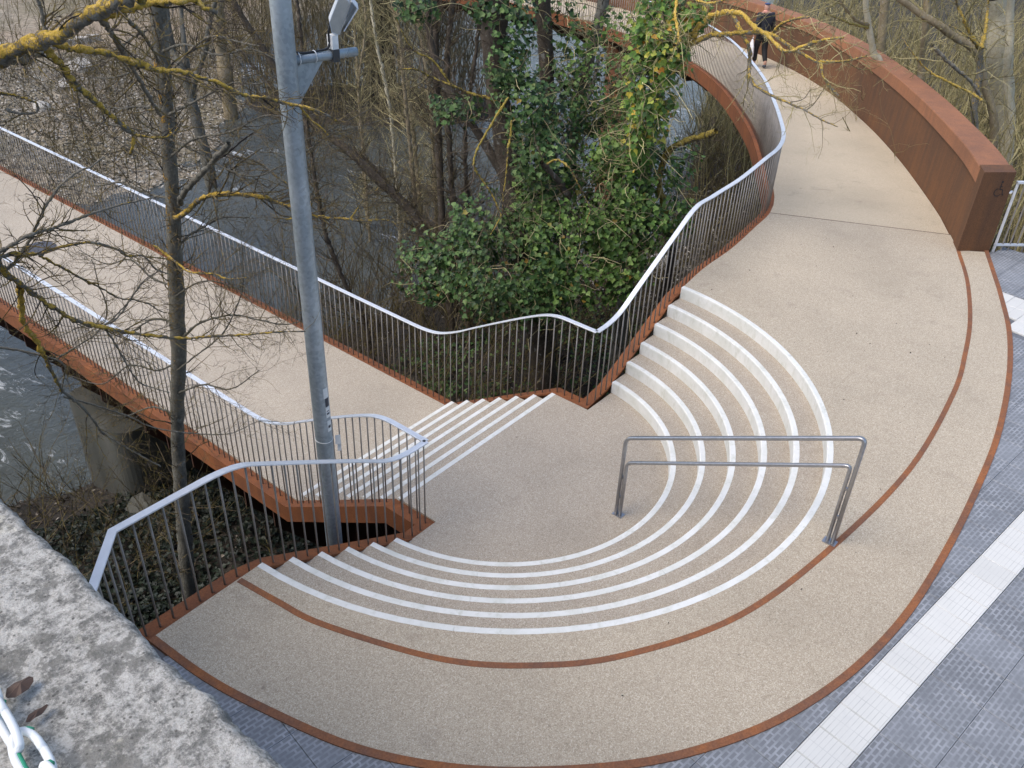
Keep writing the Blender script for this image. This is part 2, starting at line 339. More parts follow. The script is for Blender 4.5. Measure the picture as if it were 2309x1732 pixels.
def poly(name, pts, z, mat, parent=None, thick=0.0):
    bm = bmesh.new(); vs = [bm.verts.new((p[0], p[1], z if len(p) < 3 else p[2])) for p in pts]
    es = [bm.edges.new((vs[i], vs[(i + 1) % len(vs)])) for i in range(len(vs))]
    bmesh.ops.triangle_fill(bm, use_beauty=True, edges=es)
    for f in bm.faces:
        if f.normal.z < 0: f.normal_flip()
    if thick:
        r = bmesh.ops.extrude_face_region(bm, geom=bm.faces[:])
        bmesh.ops.translate(bm, vec=(0, 0, -thick), verts=[v for v in r['geom'] if isinstance(v, bmesh.types.BMVert)])
        bmesh.ops.recalc_face_normals(bm, faces=bm.faces)
    me = bpy.data.meshes.new(name); bm.to_mesh(me); bm.free(); me.materials.append(MT[mat])
    o = bpy.data.objects.new(name, me); COL.objects.link(o); return attach(o, parent)
BR = {
 'L': [
  (0.11, 0.085, 0.3, 0, [(-5.05, 2.06, 0.35), (-4.72, 1.58, 2.12), (-4.44, 1.17, 3.54), (-4.33, 1.01, 4.07), (-4.24, 0.86, 4.55)]),
  (0.05, 0.036, 0.75, 0.5, [(-4.41, 1.08, 3.8), (-4.2, 0.71, 4.05), (-4.19, 0.61, 4.1), (-4.15, 0.42, 4.18), (-4.09, 0.23, 4.26), (-4.06, 0.08, 4.3), (-4, -0.07, 4.38), (-3.96, -0.21, 4.45), (-3.91, -0.41, 4.53), (-3.88, -0.56, 4.59)]),
  (0.03, 0.012, 1, 1, [(-3.95, -0.15, 4.44), (-3.9, -0.2, 4.43), (-3.81, -0.27, 4.46), (-3.71, -0.3, 4.48), (-3.63, -0.39, 4.5), (-3.58, -0.47, 4.51), (-3.51, -0.48, 4.5), (-3.47, -0.51, 4.46), (-3.41, -0.52, 4.44)]),
  (0.022, 0.016, 1, 0.5, [(-4.08, 0.26, 4.25), (-4.06, 0.26, 4.21), (-4.03, 0.27, 4.15), (-3.99, 0.26, 4.08), (-3.94, 0.27, 3.98), (-3.89, 0.24, 3.9), (-3.84, 0.21, 3.83), (-3.78, 0.2, 3.76), (-3.72, 0.18, 3.68), (-3.68, 0.16, 3.63)]),
  (0.01, 0.006, 0.8, 1, [(-3.68, 0.16, 3.63), (-3.62, 0.08, 3.62), (-3.52, 0.05, 3.61), (-3.45, 0.02, 3.66)]),
  (0.011, 0.009, 1, 0.3, [(-3.69, 0.16, 3.62), (-3.71, 0.16, 3.56), (-3.72, 0.2, 3.5)]),
  (0.022, 0.008, 0.85, 0.8, [(-4.06, 0.23, 4.26), (-3.96, 0.2, 4.2), (-3.87, 0.16, 4.18), (-3.75, 0.15, 4.14), (-3.65, 0.12, 4.09), (-3.52, 0.04, 4.03), (-3.4, -0.03, 4.01), (-3.29, -0.04, 3.96), (-3.19, -0.09, 3.92), (-3.1, -0.11, 3.86), (-2.99, -0.11, 3.8), (-2.89, -0.16, 3.78), (-2.78, -0.13, 3.73), (-2.65, -0.21, 3.69), (-2.55, -0.31, 3.65), (-2.42, -0.33, 3.56)]),
  (0.008, 0.005, 1, 0.5, [(-2.64, -0.2, 3.68), (-2.58, -0.22, 3.59), (-2.53, -0.27, 3.53), (-2.46, -0.27, 3.45)]),
  (0.019, 0.012, 0.55, 0.7, [(-3.94, -0.17, 4.44), (-3.84, -0.03, 4.37), (-3.74, 0.11, 4.29), (-3.65, 0.2, 4.17), (-3.53, 0.35, 4.04), (-3.42, 0.48, 3.9), (-3.3, 0.63, 3.76), (-3.21, 0.71, 3.62), (-3.09, 0.86, 3.48)]),
  (0.013, 0.008, 0.7, 0.7, [(-3.85, -0.28, 4.48), (-3.71, -0.05, 4.38), (-3.57, 0.11, 4.28), (-3.4, 0.31, 4.15), (-3.26, 0.49, 4.02), (-3.11, 0.72, 3.88)]),
  (0.013, 0.01, 0.15, 0.2, [(-4.09, 0.19, 4.27), (-4.07, 0.2, 4.32), (-4.07, 0.18, 4.41), (-4.08, 0.17, 4.49)]),
  (0.008, 0.009, 0.6, 0.2, [(-4.18, 0.95, 3.84), (-4.07, 0.86, 3.81), (-4.03, 0.73, 3.8), (-4.01, 0.69, 3.78), (-4.03, 0.69, 3.73), (-4.11, 0.73, 3.73), (-4.14, 0.76, 3.74), (-4.17, 0.77, 3.76)]),
  (0.026, 0.006, 0.75, 1, [(-4.55, 1.42, 2.83), (-4.34, 1.3, 2.69), (-4.3, 1.31, 2.55), (-4.24, 1.36, 2.42), (-4.17, 1.38, 2.31), (-4.07, 1.37, 2.16), (-3.98, 1.34, 2.03), (-3.85, 1.29, 1.89), (-3.71, 1.22, 1.81), (-3.56, 1.14, 1.73), (-3.38, 0.98, 1.68), (-3.22, 0.94, 1.61), (-3.02, 0.73, 1.63), (-2.81, 0.57, 1.62), (-2.63, 0.44, 1.62), (-2.41, 0.32, 1.58)]),
  (0.022, 0.014, 1, 0.2, [(-4.17, 1.42, 2.28), (-4.16, 1.52, 2.09), (-4.17, 1.57, 1.9), (-4.12, 1.57, 1.74), (-4.08, 1.6, 1.53), (-4.03, 1.67, 1.31), (-3.99, 1.69, 1.11)]),
  (0.012, 0.007, 0.25, 0.8, [(-3.99, 1.69, 1.11), (-3.89, 1.66, 0.93), (-3.81, 1.67, 0.7), (-3.72, 1.75, 0.47), (-3.58, 1.64, 0.27), (-3.37, 1.54, -0.01)]),
  (0.017, 0.006, 0.6, 1, [(-4.57, 1.46, 2.71), (-4.33, 1.26, 2.63), (-4.27, 1.33, 2.6), (-4.17, 1.31, 2.59), (-4.03, 1.28, 2.55), (-3.92, 1.31, 2.54), (-3.81, 1.24, 2.56), (-3.7, 1.21, 2.56), (-3.6, 1.2, 2.52), (-3.51, 1.26, 2.45), (-3.42, 1.27, 2.38), (-3.34, 1.31, 2.29), (-3.24, 1.29, 2.27), (-3.17, 1.33, 2.19), (-3.1, 1.36, 2.07), (-2.99, 1.38, 1.98)]),
  (0.011, 0.005, 0.7, 1, [(-3.95, 1.47, 2.45), (-3.86, 1.49, 2.35), (-3.75, 1.51, 2.23), (-3.67, 1.53, 2.14), (-3.54, 1.53, 2.01), (-3.39, 1.54, 1.84), (-3.29, 1.51, 1.8), (-3.19, 1.45, 1.74), (-3.05, 1.53, 1.58), (-2.97, 1.52, 1.53)]),
  (0.017, 0.007, 0.35, 1, [(-4.61, 1.5, 2.54), (-4.26, 1.34, 2.63), (-4.03, 1.29, 2.71), (-3.84, 1.37, 2.67), (-3.57, 1.29, 2.73), (-3.4, 1.32, 2.72), (-3.18, 1.33, 2.71), (-2.98, 1.36, 2.68)]),
  (0.019, 0.006, 0.15, 1, [(-4.47, 1.48, 2.37), (-4.23, 1.33, 2.5), (-4.09, 1.36, 2.58), (-3.94, 1.38, 2.73), (-3.81, 1.36, 2.9), (-3.66, 1.38, 2.99), (-3.51, 1.41, 3.03), (-3.44, 1.4, 3.04), (-3.3, 1.45, 3.07)]),
  (0.01, 0.004, 0.1, 1, [(-4.02, 1.72, 1.42), (-3.96, 1.73, 1.4), (-3.86, 1.66, 1.47), (-3.71, 1.54, 1.58), (-3.6, 1.48, 1.68), (-3.51, 1.48, 1.71), (-3.38, 1.4, 1.85), (-3.26, 1.3, 2.04), (-3.13, 1.23, 2.12)]),
  (0.012, 0.005, 0.1, 1, [(-4.43, 1.76, 1.74), (-4.33, 1.77, 1.67), (-4.18, 1.73, 1.58), (-4, 1.62, 1.47), (-3.92, 1.67, 1.33), (-3.91, 1.78, 1.18), (-3.92, 1.92, 0.95)]),
  (0.009, 0.004, 0.15, 1, [(-3.99, 1.69, 1.05), (-3.8, 1.67, 0.89), (-3.53, 1.59, 0.65), (-3.31, 1.49, 0.43), (-2.87, 1.13, 0.31), (-2.59, 1, 0.37), (-2.39, 0.94, 0.3)]),
  (0.01, 0.005, 0.1, 1, [(-3.64, 1.4, 1.72), (-3.56, 1.47, 1.54), (-3.43, 1.52, 1.08), (-3.31, 1.61, 0.88), (-3.12, 1.54, 0.73)]),
  (0.006, 0.003, 0.1, 0.6, [(-3.52, 1.57, 1.99), (-3.53, 1.53, 2.21), (-3.57, 1.47, 2.28)]),
  (0.007, 0.005, 0.1, 0.8, [(-3.48, 1.68, 1.62), (-3.46, 1.65, 1.72), (-3.49, 1.59, 1.89), (-3.52, 1.57, 1.99)]),
  (0.01, 0.004, 0.1, 1, [(-3.59, 1.49, 1.68), (-3.51, 1.46, 1.7), (-3.39, 1.53, 1.71), (-3.31, 1.52, 1.8), (-3.24, 1.47, 1.9), (-3.15, 1.55, 1.89), (-3.06, 1.52, 1.94), (-2.95, 1.49, 2.01)]),
 ],
 'A': [
  (0.094, 0.066, 0.55, 0.5, [(-3.09, 3.13, -6.2), (-2.94, 2.87, -4.27), (-2.83, 2.78, -3.23), (-2.72, 2.63, -1.64), (-2.62, 2.59, -0.64), (-2.52, 2.37, 0.57), (-2.44, 2.28, 1.43), (-2.37, 2.2, 2.21), (-2.34, 2.16, 2.73), (-2.32, 2.12, 3.01), (-2.3, 2.13, 3.21), (-2.27, 2.12, 3.52), (-2.26, 2.09, 3.82), (-2.26, 2.04, 4.01), (-2.23, 2.03, 4.26)]),
  (0.028, 0.007, 0.68, 0.9, [(-2.39, 2.15, 2.09), (-2.4, 2.03, 2.15), (-2.33, 1.89, 2.29), (-2.28, 1.71, 2.4), (-2.18, 1.49, 2.45), (-2.08, 1.23, 2.47), (-1.97, 1.12, 2.42), (-1.93, 0.94, 2.4), (-1.9, 0.74, 2.39), (-1.82, 0.61, 2.37), (-1.76, 0.47, 2.39), (-1.76, 0.23, 2.44), (-1.64, 0.06, 2.46), (-1.61, -0.06, 2.44)]),
  (0.013, 0.008, 0.45, 0.8, [(-1.99, 0.75, 2.47), (-1.99, 0.81, 2.56), (-1.98, 0.89, 2.63), (-2.04, 1, 2.71), (-2.06, 1.09, 2.77), (-2.08, 1.19, 2.81)]),
  (0.012, 0.009, 0.9, 0.3, [(-1.96, 0.72, 2.45), (-1.97, 0.64, 2.54), (-1.99, 0.58, 2.64)]),
  (0.008, 0.004, 0.7, 1, [(-1.83, 0.3, 2.46), (-1.78, 0.27, 2.54), (-1.74, 0.21, 2.63), (-1.7, 0.06, 2.77)]),
  (0.009, 0.005, 0.8, 0.8, [(-1.99, 0.75, 2.42), (-2.07, 0.73, 2.41), (-2.18, 0.75, 2.43), (-2.27, 0.78, 2.46)]),
  (0.026, 0.022, 0, 0, [(-2.38, 2.06, 2.25), (-2.44, 1.92, 2.37), (-2.52, 1.55, 2.62), (-2.5, 1.22, 2.89), (-2.51, 0.93, 3.12)]),
  (0.009, 0.006, 0.4, 0.8, [(-2.41, 1.28, 2.88), (-2.38, 1.2, 2.93), (-2.31, 1.07, 3.05), (-2.26, 0.94, 3.15)]),
  (0.013, 0.006, 0.7, 0.9, [(-2.64, 2.22, 1.87), (-2.6, 2.17, 1.82), (-2.53, 2, 1.7), (-2.51, 1.87, 1.66), (-2.37, 1.69, 1.65), (-2.32, 1.55, 1.63), (-2.22, 1.37, 1.67)]),
  (0.012, 0.007, 0.6, 0.8, [(-2.34, 2.08, 3.04), (-2.35, 2.03, 2.91), (-2.38, 1.86, 3.01), (-2.4, 1.76, 3.09)]),
  (0.014, 0.006, 0.4, 1, [(-2.32, 2.07, 3.26), (-2.34, 1.96, 3.4), (-2.32, 1.87, 3.5), (-2.25, 1.78, 3.61), (-2.19, 1.56, 3.77), (-2.16, 1.37, 3.82), (-2.09, 1.26, 3.79), (-2, 1.08, 3.77)]),
  (0.014, 0.005, 0.2, 1, [(-2.46, 2.24, 1.65), (-2.34, 2.15, 1.86), (-2.18, 2.05, 1.96), (-2.07, 1.89, 2.07), (-1.87, 1.73, 2.06)]),
  (0.014, 0.004, 0.1, 1, [(-2.53, 2.33, 0.7), (-2.41, 2.06, 0.98), (-2.24, 1.7, 1.15), (-2.15, 1.38, 1.18), (-2.03, 1.1, 1.19), (-1.89, 0.78, 1.36)]),
  (0.01, 0.004, 0.1, 0.8, [(-2.59, 2.33, 0.39), (-2.47, 2.15, 0.58), (-2.3, 1.83, 0.91), (-2.21, 1.59, 1.34), (-2.21, 1.46, 1.63), (-2.22, 1.37, 2.14)]),
  (0.01, 0.004, 0.1, 1, [(-2.51, 2.23, 1.27), (-2.39, 1.95, 1.48), (-2.32, 1.65, 1.55), (-2.25, 1.4, 1.47), (-2.27, 1.28, 1.43)]),
  (0.014, 0.005, 0.1, 1, [(-2.36, 2.11, 2.85), (-2.4, 2.27, 2.88), (-2.46, 2.54, 2.88), (-2.6, 2.86, 2.88), (-2.68, 3.21, 2.88), (-2.81, 3.42, 2.97)]),
  (0.012, 0.005, 0.1, 1, [(-2.32, 2.06, 3.46), (-2.32, 2.28, 3.46), (-2.37, 2.62, 3.32), (-2.41, 2.9, 3.24), (-2.46, 3.13, 3.22)]),
  (0.011, 0.004, 0.1, 1, [(-2.34, 2.09, 3.12), (-2.41, 2.4, 3.09), (-2.43, 2.7, 3.01), (-2.56, 2.95, 3.02), (-2.67, 3.4, 3.06)]),
  (0.012, 0.004, 0.1, 1, [(-2.38, 2.14, 2.41), (-2.35, 2.36, 2.5), (-2.36, 2.67, 2.58), (-2.43, 2.91, 2.68), (-2.47, 3.32, 2.73)]),
  (0.004, 0.002, 0, 1, [(-1.51, 1.92, 0.66), (-1.67, 2.03, 1.13), (-1.51, 1.85, 1.56), (-1.38, 1.59, 1.95)]),
  (0.006, 0.003, 0.2, 1, [(-2.12, 1.08, 2.92), (-2.11, 0.84, 2.97), (-2.11, 0.6, 2.97), (-2.12, 0.42, 2.92)]),
  (0.006, 0.003, 0.2, 1, [(-2, 0.92, 3.3), (-1.99, 0.73, 3.09), (-1.93, 0.5, 3.17), (-1.85, 0.27, 3.3), (-1.8, 0.02, 3.45)]),
  (0.006, 0.003, 0.2, 1, [(-1.91, 0.81, 2.83), (-1.86, 0.6, 3.09), (-1.9, 0.46, 3.28), (-1.93, 0.32, 3.48), (-2, 0.28, 3.6)]),
  (0.006, 0.003, 0.2, 1, [(-1.93, 0.83, 2.75), (-1.88, 0.55, 2.71), (-1.85, 0.35, 2.71), (-1.89, 0.14, 2.74)]),
  (0.006, 0.003, 0.2, 1, [(-1.89, 0.78, 2.93), (-1.81, 0.47, 3.15), (-1.72, 0.16, 3.28), (-1.7, -0.11, 3.39)]),
  (0.0125, 0.004, 0.15, 1, [(-2.36, 2.12, 2.68), (-2.29, 1.78, 2.91), (-2.18, 1.36, 3.05), (-2.08, 1.01, 3.24), (-1.99, 0.7, 3.27), (-1.96, 0.38, 3.39)]),
  (0.0125, 0.004, 0.15, 1, [(-2.3, 2.04, 3.61), (-2.23, 1.78, 3.7), (-2.15, 1.45, 3.66), (-2.06, 1.12, 3.75), (-1.97, 0.89, 3.69)]),
  (0.0125, 0.004, 0.15, 1, [(-2.35, 2.1, 2.85), (-2.27, 1.78, 2.78), (-2.19, 1.44, 2.68), (-2.12, 1.13, 2.7), (-2.04, 0.82, 2.88)]),
  (0.0125, 0.004, 0.15, 1, [(-2.5, 2.3, 0.92), (-2.64, 2.52, 0.95), (-2.82, 2.83, 0.73), (-2.99, 3.12, 0.81), (-3.25, 3.49, 0.6)]),
  (0.0125, 0.004, 0.15, 1, [(-2.47, 2.26, 1.35), (-2.55, 2.53, 1.38), (-2.62, 2.77, 1.53), (-2.73, 3.06, 1.42), (-2.86, 3.32, 1.54)]),
  (0.0125, 0.004, 0.15, 1, [(-2.39, 2.16, 2.28), (-2.46, 2.46, 2.26), (-2.57, 2.73, 2.33), (-2.68, 3.07, 2.24), (-2.78, 3.38, 2.33)]),
  (0.0125, 0.004, 0.15, 1, [(-2.6, 2.42, 0.06), (-2.45, 2.11, 0.24), (-2.33, 1.79, 0.27), (-2.17, 1.47, 0.57)]),
  (0.0125, 0.004, 0.15, 1, [(-2.63, 2.46, -0.25), (-2.77, 2.69, -0.16), (-2.99, 3.02, -0.33), (-3.2, 3.26, -0.15)]),
  (0.0125, 0.004, 0.15, 1, [(-2.34, 2.09, 3.06), (-2.25, 1.76, 3.23), (-2.11, 1.37, 3.44), (-1.99, 1.14, 3.46), (-1.95, 0.87, 3.62)]),
  (0.0125, 0.004, 0.15, 1, [(-2.29, 2.03, 3.8), (-2.33, 2.3, 3.72), (-2.42, 2.67, 3.52), (-2.53, 2.95, 3.53), (-2.65, 3.38, 3.35)]),
  (0.0125, 0.004, 0.15, 1, [(-2.55, 2.36, 0.47), (-2.66, 2.62, 0.29), (-2.83, 2.87, 0.33), (-3.04, 3.16, 0.06), (-3.23, 3.47, 0.13)]),
 ],
 'B1': [
  (0.2, 0.17, 0.15, 0.2, [(10.29, 22.06, -5.43), (10.24, 22.06, -4.86), (10.22, 22.15, -4.24), (10.17, 22.18, -3.62), (10.17, 22.21, -3.22)]),
  (0.15, 0.08, 0.15, 0.6, [(10.17, 22.21, -3.22), (10.12, 22.23, -2.81), (9.99, 22.27, -2.21), (10.01, 22.59, -1.77), (9.92, 22.52, -1.11), (9.96, 22.49, -0.37), (9.97, 22.46, 0.02)]),
  (0.11, 0.06, 0.15, 0.6, [(10.17, 22.21, -3.1), (10.25, 22.32, -2.46), (10.22, 22.2, -1.47), (10.46, 22.52, -0.8), (10.56, 22.52, -0.12)]),
  (0.11, 0.07, 0.1, 0.6, [(10.19, 22.18, -3.13), (10.18, 21.75, -2.49), (10.29, 21.2, -1.61), (10.34, 20.78, -0.71), (10.4, 20.29, 0.13)]),
 ],
 'B2': [
  (0.3, 0.24, 0.1, 0.5, [(15.6, 28.25, -5.16), (15.53, 28.16, -4.43), (15.65, 28.33, -3.75), (15.57, 28.16, -2.52), (15.68, 28.15, -1.35)]),
 ],
 'S0': [
  (0.055, 0.04125, 0.12, 1, [(8.52, 9.71, -5.67), (8.54, 9.86, -4.11), (8.53, 10.15, -1.03), (8.56, 10.47, 1.83)]),
 ],
 'S1': [
  (0.06, 0.045, 0.12, 1, [(9.25, 10.41, -5.06), (9.29, 10.64, -2.38), (9.28, 10.99, 0.11), (9.19, 11.29, 1.66)]),
 ],
 'S2': [
  (0.05, 0.0375, 0.12, 1, [(10.2, 12.43, -2.4), (10.17, 12.67, -0.81), (10.13, 12.88, 0.14), (10.25, 13.18, 1.3)]),
 ],
 'S3': [
  (0.05, 0.0375, 0.12, 1, [(10.87, 11.57, -2.35), (10.98, 11.97, -0.22), (10.92, 12.33, 1.34)]),
 ],
 'S4': [
  (0.085, 0.06375, 0.12, 1, [(6.77, 7.08, -4.66), (6.75, 7.28, -3.17), (6.89, 7.58, -0.03), (6.93, 7.68, 2.38)]),
 ],
 'S5': [
  (0.07, 0.0525, 0.12, 1, [(7, 6.79, -4.03), (6.95, 7.11, -2.51), (6.93, 7.35, 0.49), (7.16, 7.4, 2.39)]),
 ],
 'S6': [
  (0.11, 0.0825, 0.12, 1, [(7.4, 7.89, -4.09), (7.17, 8.25, -3.04), (6.97, 8.73, -2.35), (6.63, 9.32, -1.75), (6.31, 9.74, -1.2), (6.09, 10.24, -0.84), (5.86, 10.76, -0.25), (5.66, 10.93, 0.1)]),
 ],
 'S7': [
  (0.05, 0.0375, 0.12, 1, [(8.28, 8.4, -4.84), (7.89, 9.04, -3.15), (7.55, 9.54, -2.48), (7.17, 10.2, -1.69), (6.77, 10.84, -1.25), (6.56, 11.4, -1.01)]),
 ],
 'S8': [
  (0.05, 0.0375, 0.12, 1, [(4.86, 7.9, -4.31), (4.71, 8.19, -3.6), (4.51, 8.6, -2.2), (4.46, 8.79, -0.4), (4.56, 8.98, 0.6), (4.64, 8.99, 1.62)]),
 ],
 'S9': [
  (0.05, 0.0375, 0.12, 1, [(11.67, 15.42, -0.8), (11.67, 15.49, 0.59), (11.92, 15.91, 0.88)]),
 ],
 'S10': [
  (0.05, 0.0375, 0.12, 1, [(7.77, 7.42, -3.09), (7.76, 7.58, -0.71), (8.17, 7.64, 1.16), (8.26, 7.61, 2.25)]),
 ],
 'S11': [
  (0.04, 0.03, 0.12, 1, [(11.04, 14.61, -4.25), (11.16, 14.85, -1.8), (11.44, 14.71, -0.01), (11.49, 14.84, 0.95)]),
 ],
 'T1': [
  (0.26, 0.2, 0, 0.6, [(6.14, 3.83, -4.71), (6.11, 3.9, -4.15), (6.1, 4.02, -3.53), (5.86, 4.23, -1.86), (5.65, 4.47, -0.55), (5.44, 4.63, 0.83), (5.39, 4.79, 1.91), (5.38, 4.79, 3.06)]),
  (0.09, 0.05, 0, 0.7, [(5.64, 4.46, -0.64), (5.49, 4.92, 0.16), (5.33, 5.46, 0.84), (5.27, 5.86, 1.26), (5.29, 6.21, 1.91), (5.42, 6.37, 2.71)]),
  (0.022, 0.013, 0.95, 0.9, [(4.53, 3.77, 1.58), (4.29, 3.92, 1.15), (4.05, 4.02, 0.73), (3.96, 3.97, 0.52), (4.05, 3.85, 0.29), (4.08, 3.66, 0.08), (4.07, 3.49, -0.16), (4.04, 3.43, -0.17)]),
  (0.012, 0.007, 0.9, 0.8, [(4.04, 3.43, -0.17), (3.87, 3.42, -0.33), (3.78, 3.44, -0.44)]),
  (0.022, 0.013, 0.7, 0.9, [(4.58, 3.72, 1.21), (4.47, 3.66, 0.95), (4.38, 3.62, 0.75), (4.29, 3.57, 0.34), (4.2, 3.54, 0.06), (4.13, 3.48, -0.19)]),
  (0.035, 0.012, 0.75, 0.8, [(5.38, 4.32, 0.91), (5.16, 4.56, 1.22), (4.83, 4.91, 1.37), (4.59, 5.06, 1.5), (4.42, 5.38, 1.61), (4.21, 5.49, 1.74), (4.02, 5.73, 1.73)]),
  (0.02, 0.01, 0.8, 0.8, [(4.64, 5.1, 1.48), (4.44, 5.34, 1.88), (4.19, 5.57, 2.06), (4.01, 5.74, 2.53)]),
 ],
 'T2': [
  (0.17, 0.14, 0.1, 0.5, [(7.36, 4.7, -4.1), (7.17, 4.93, -1.9), (7.2, 4.98, -1.12), (7.12, 4.9, 0.51), (7.1, 5.03, 1.85), (7, 5.16, 2.86)]),
 ],
 'T4': [
  (0.11, 0.1, 0, 0.3, [(7.03, 4.32, -1.87), (7.38, 4.42, 0.11), (7.6, 4.4, 1.38), (7.94, 4.47, 2.06), (8.16, 4.49, 2.83)]),
  (0.03, 0.03, 0.05, 0.6, [(6.48, 4.2, -0.03), (6.71, 4.18, 0.33), (7.05, 4.07, 0.71), (7.26, 4, 1.25), (7.39, 4.01, 1.69)]),
 ],
 'T3': [
  (0.14, 0.09, 0.1, 0.3, [(7.49, 2.91, -4.84), (7.32, 2.84, -2.72), (7.21, 2.62, -1.02), (6.95, 2.53, 0.4), (6.68, 2.34, 1.69), (6.57, 2.18, 2.54), (6.5, 1.91, 3.39)]),
  (0.05, 0.015, 0.95, 1, [(6.18, 1.67, 2.47), (6.11, 1.51, 2.69), (6.11, 1.28, 2.95), (6.09, 0.95, 3.08), (6.06, 0.73, 3.08), (5.96, 0.57, 3.01), (5.92, 0.38, 2.94), (5.94, 0.23, 2.88), (5.87, -0.08, 2.74), (5.91, -0.3, 2.84), (5.9, -0.57, 2.97), (5.87, -0.85, 3.05)]),
  (0.045, 0.012, 0.7, 1, [(6.14, 1.73, 2.41), (6.09, 1.6, 2.49), (6.16, 1.26, 2.68), (6.17, 0.88, 2.79), (6.31, 0.55, 2.83), (6.33, 0.36, 2.83), (6.23, 0.1, 2.78), (6.24, -0.11, 2.69), (6.22, -0.38, 2.62), (6.19, -0.51, 2.6), (6.02, -0.63, 2.49), (6.05, -0.75, 2.36), (5.94, -0.95, 2.29)]),
  (0.035, 0.008, 0.6, 1, [(6.59, 1.14, 2.96), (6.5, 0.95, 2.79), (6.38, 0.72, 2.62), (6.38, 0.65, 2.4), (6.2, 0.54, 2.27), (6.08, 0.37, 2.16), (6.05, 0.11, 2.08), (6.03, -0.21, 2.03), (6.03, -0.49, 1.98), (6.03, -0.72, 1.91), (5.99, -1.01, 1.87)]),
  (0.025, 0.01, 0.8, 1, [(6.98, 0.64, 2.7), (6.52, 0.32, 2.96), (6.07, -0.08, 3.15), (5.56, -0.46, 3.29)]),
  (0.02, 0.008, 0.8, 1, [(7.49, -0, 2.33), (6.81, -0.58, 2.55), (6.09, -1.13, 2.83)]),
  (0.02, 0.02, 1, 1, [(6.05, 1.83, 3.17), (5.51, 1.52, 3.03), (5.05, 1.15, 2.8), (4.49, 0.91, 2.86)]),
  (0.008, 0.004, 0.1, 1, [(7.45, 0.04, 1.58), (6.97, -0.24, 1.83), (6.45, -0.53, 2.2), (5.85, -0.83, 2.45)]),
  (0.008, 0.004, 0.1, 1, [(7.27, 0.28, 1.69), (6.51, -0.23, 1.99), (5.69, -0.62, 2.36)]),
  (0.02, 0.01, 0.8, 1, [(6.16, 1.7, 3.17), (5.53, 1.01, 3.25), (4.91, 0.37, 3.49)]),
 ],
 'T5': [
  (0.12, 0.07, 0, 0.6, [(7, 1.92, -3.83), (7.07, 1.91, -2.79), (7.14, 1.84, -1.51), (7.14, 2.06, -0.74)]),
  (0.06, 0.04, 0.1, 0.3, [(5.54, 3.14, -0.2), (5.27, 3.23, 0.17), (5.07, 3.33, 0.39), (4.89, 3.32, 0.54)]),
  (0.022, 0.01, 0.65, 0.7, [(4.95, 3.24, 0.52), (4.98, 3.12, 0.6), (4.99, 2.98, 0.62), (4.98, 2.79, 0.55), (5, 2.65, 0.36), (5.06, 2.52, 0.13), (5.05, 2.37, -0.06), (4.98, 2.35, -0.16), (4.91, 2.32, -0.23)]),
  (0.055, 0.05, 0.95, 0.3, [(7.06, 2.01, -0.79), (6.48, 1.96, 0.25), (6.22, 1.67, 0.85), (6.22, 1.28, 1.11), (6.05, 0.86, 1.37)]),
 ],
 'W0': [
  (0.1, 0.06, 0.1, 0.8, [(14.08, 0.98, 0.36), (13.94, 1.28, 1.27), (13.83, 1.38, 1.58), (13.71, 1.52, 2), (13.59, 1.61, 2.38)]),
 ],
 'W1': [
  (0.13, 0.1, 0.4, 0.8, [(17.23, 1.82, -0.4), (16.95, 2.04, 0.71), (16.93, 2.17, 1.39), (16.89, 2.26, 1.93)]),
  (0.04, 0.02, 0.5, 1, [(13.72, 1.45, 1.82), (13.22, 1.58, 1.99), (12.63, 1.71, 2.33), (12.2, 1.76, 2.53)]),
  (0.03, 0.015, 0.9, 1, [(13.72, 1.44, 1.78), (13.15, 1.57, 1.9), (12.71, 1.66, 2.02), (12.16, 1.82, 2.19)]),
 ],
 'W2': [
  (0.09, 0.07, 0.6, 0.8, [(15.81, 0.4, -0.34), (15.63, 0.58, 0.5), (15.62, 0.67, 0.86), (15.4, 0.75, 1.69), (15.42, 0.89, 2.28)]),
 ],
 'W3': [
  (0.1, 0.07, 0.45, 0.8, [(15.87, -1.31, -0.71), (15.56, -0.78, 0.68), (15.23, -0.45, 1.4), (14.91, -0.04, 1.66), (14.56, 0.26, 1.9), (14.3, 0.7, 2.14), (14.01, 1.07, 2.39)]),
 ],
 'W4': [
  (0.33, 0.24, 0.1, 0.8, [(19.42, -0.97, -1.92), (19.12, -0.44, -0.03), (18.7, -0.22, 0.78), (18.68, 0.02, 1.49), (18.51, 0.2, 2.04)]),
 ],
 'W5': [
  (0.12, 0.09, 0.05, 0.8, [(18.4, -1.28, -1.59), (18.06, -0.78, 0.23), (17.82, -0.62, 0.99), (17.81, -0.45, 1.56), (17.64, -0.31, 2.21)]),
 ],
 'W6': [
  (0.08, 0.06, 0.85, 0.8, [(14.52, -1.2, -0.66), (14.31, -0.96, 0.49), (14.34, -0.86, 1.13), (14.17, -0.76, 1.67)]),
  (0.045, 0.02, 0.9, 1, [(14.17, -0.75, 1.65), (13.96, -0.55, 1.92), (13.72, -0.4, 2.21), (13.62, -0.23, 2.45), (13.35, -0.19, 2.66)]),
  (0.045, 0.02, 0.9, 1, [(14.18, -0.77, 1.69), (14.32, -0.7, 2.06), (14.42, -0.62, 2.34), (14.41, -0.57, 2.59)]),
  (0.03, 0.01, 0.8, 1, [(14.17, -0.76, 1.67), (13.8, -0.66, 1.85), (13.46, -0.45, 2.05), (13.15, -0.25, 2.18)]),
  (0.03, 0.035, 0.35, 0.3, [(13.28, -1.24, 0.97), (13, -0.97, 1.3), (12.74, -0.79, 1.47), (12.34, -0.52, 1.77), (12.08, -0.35, 1.96)]),
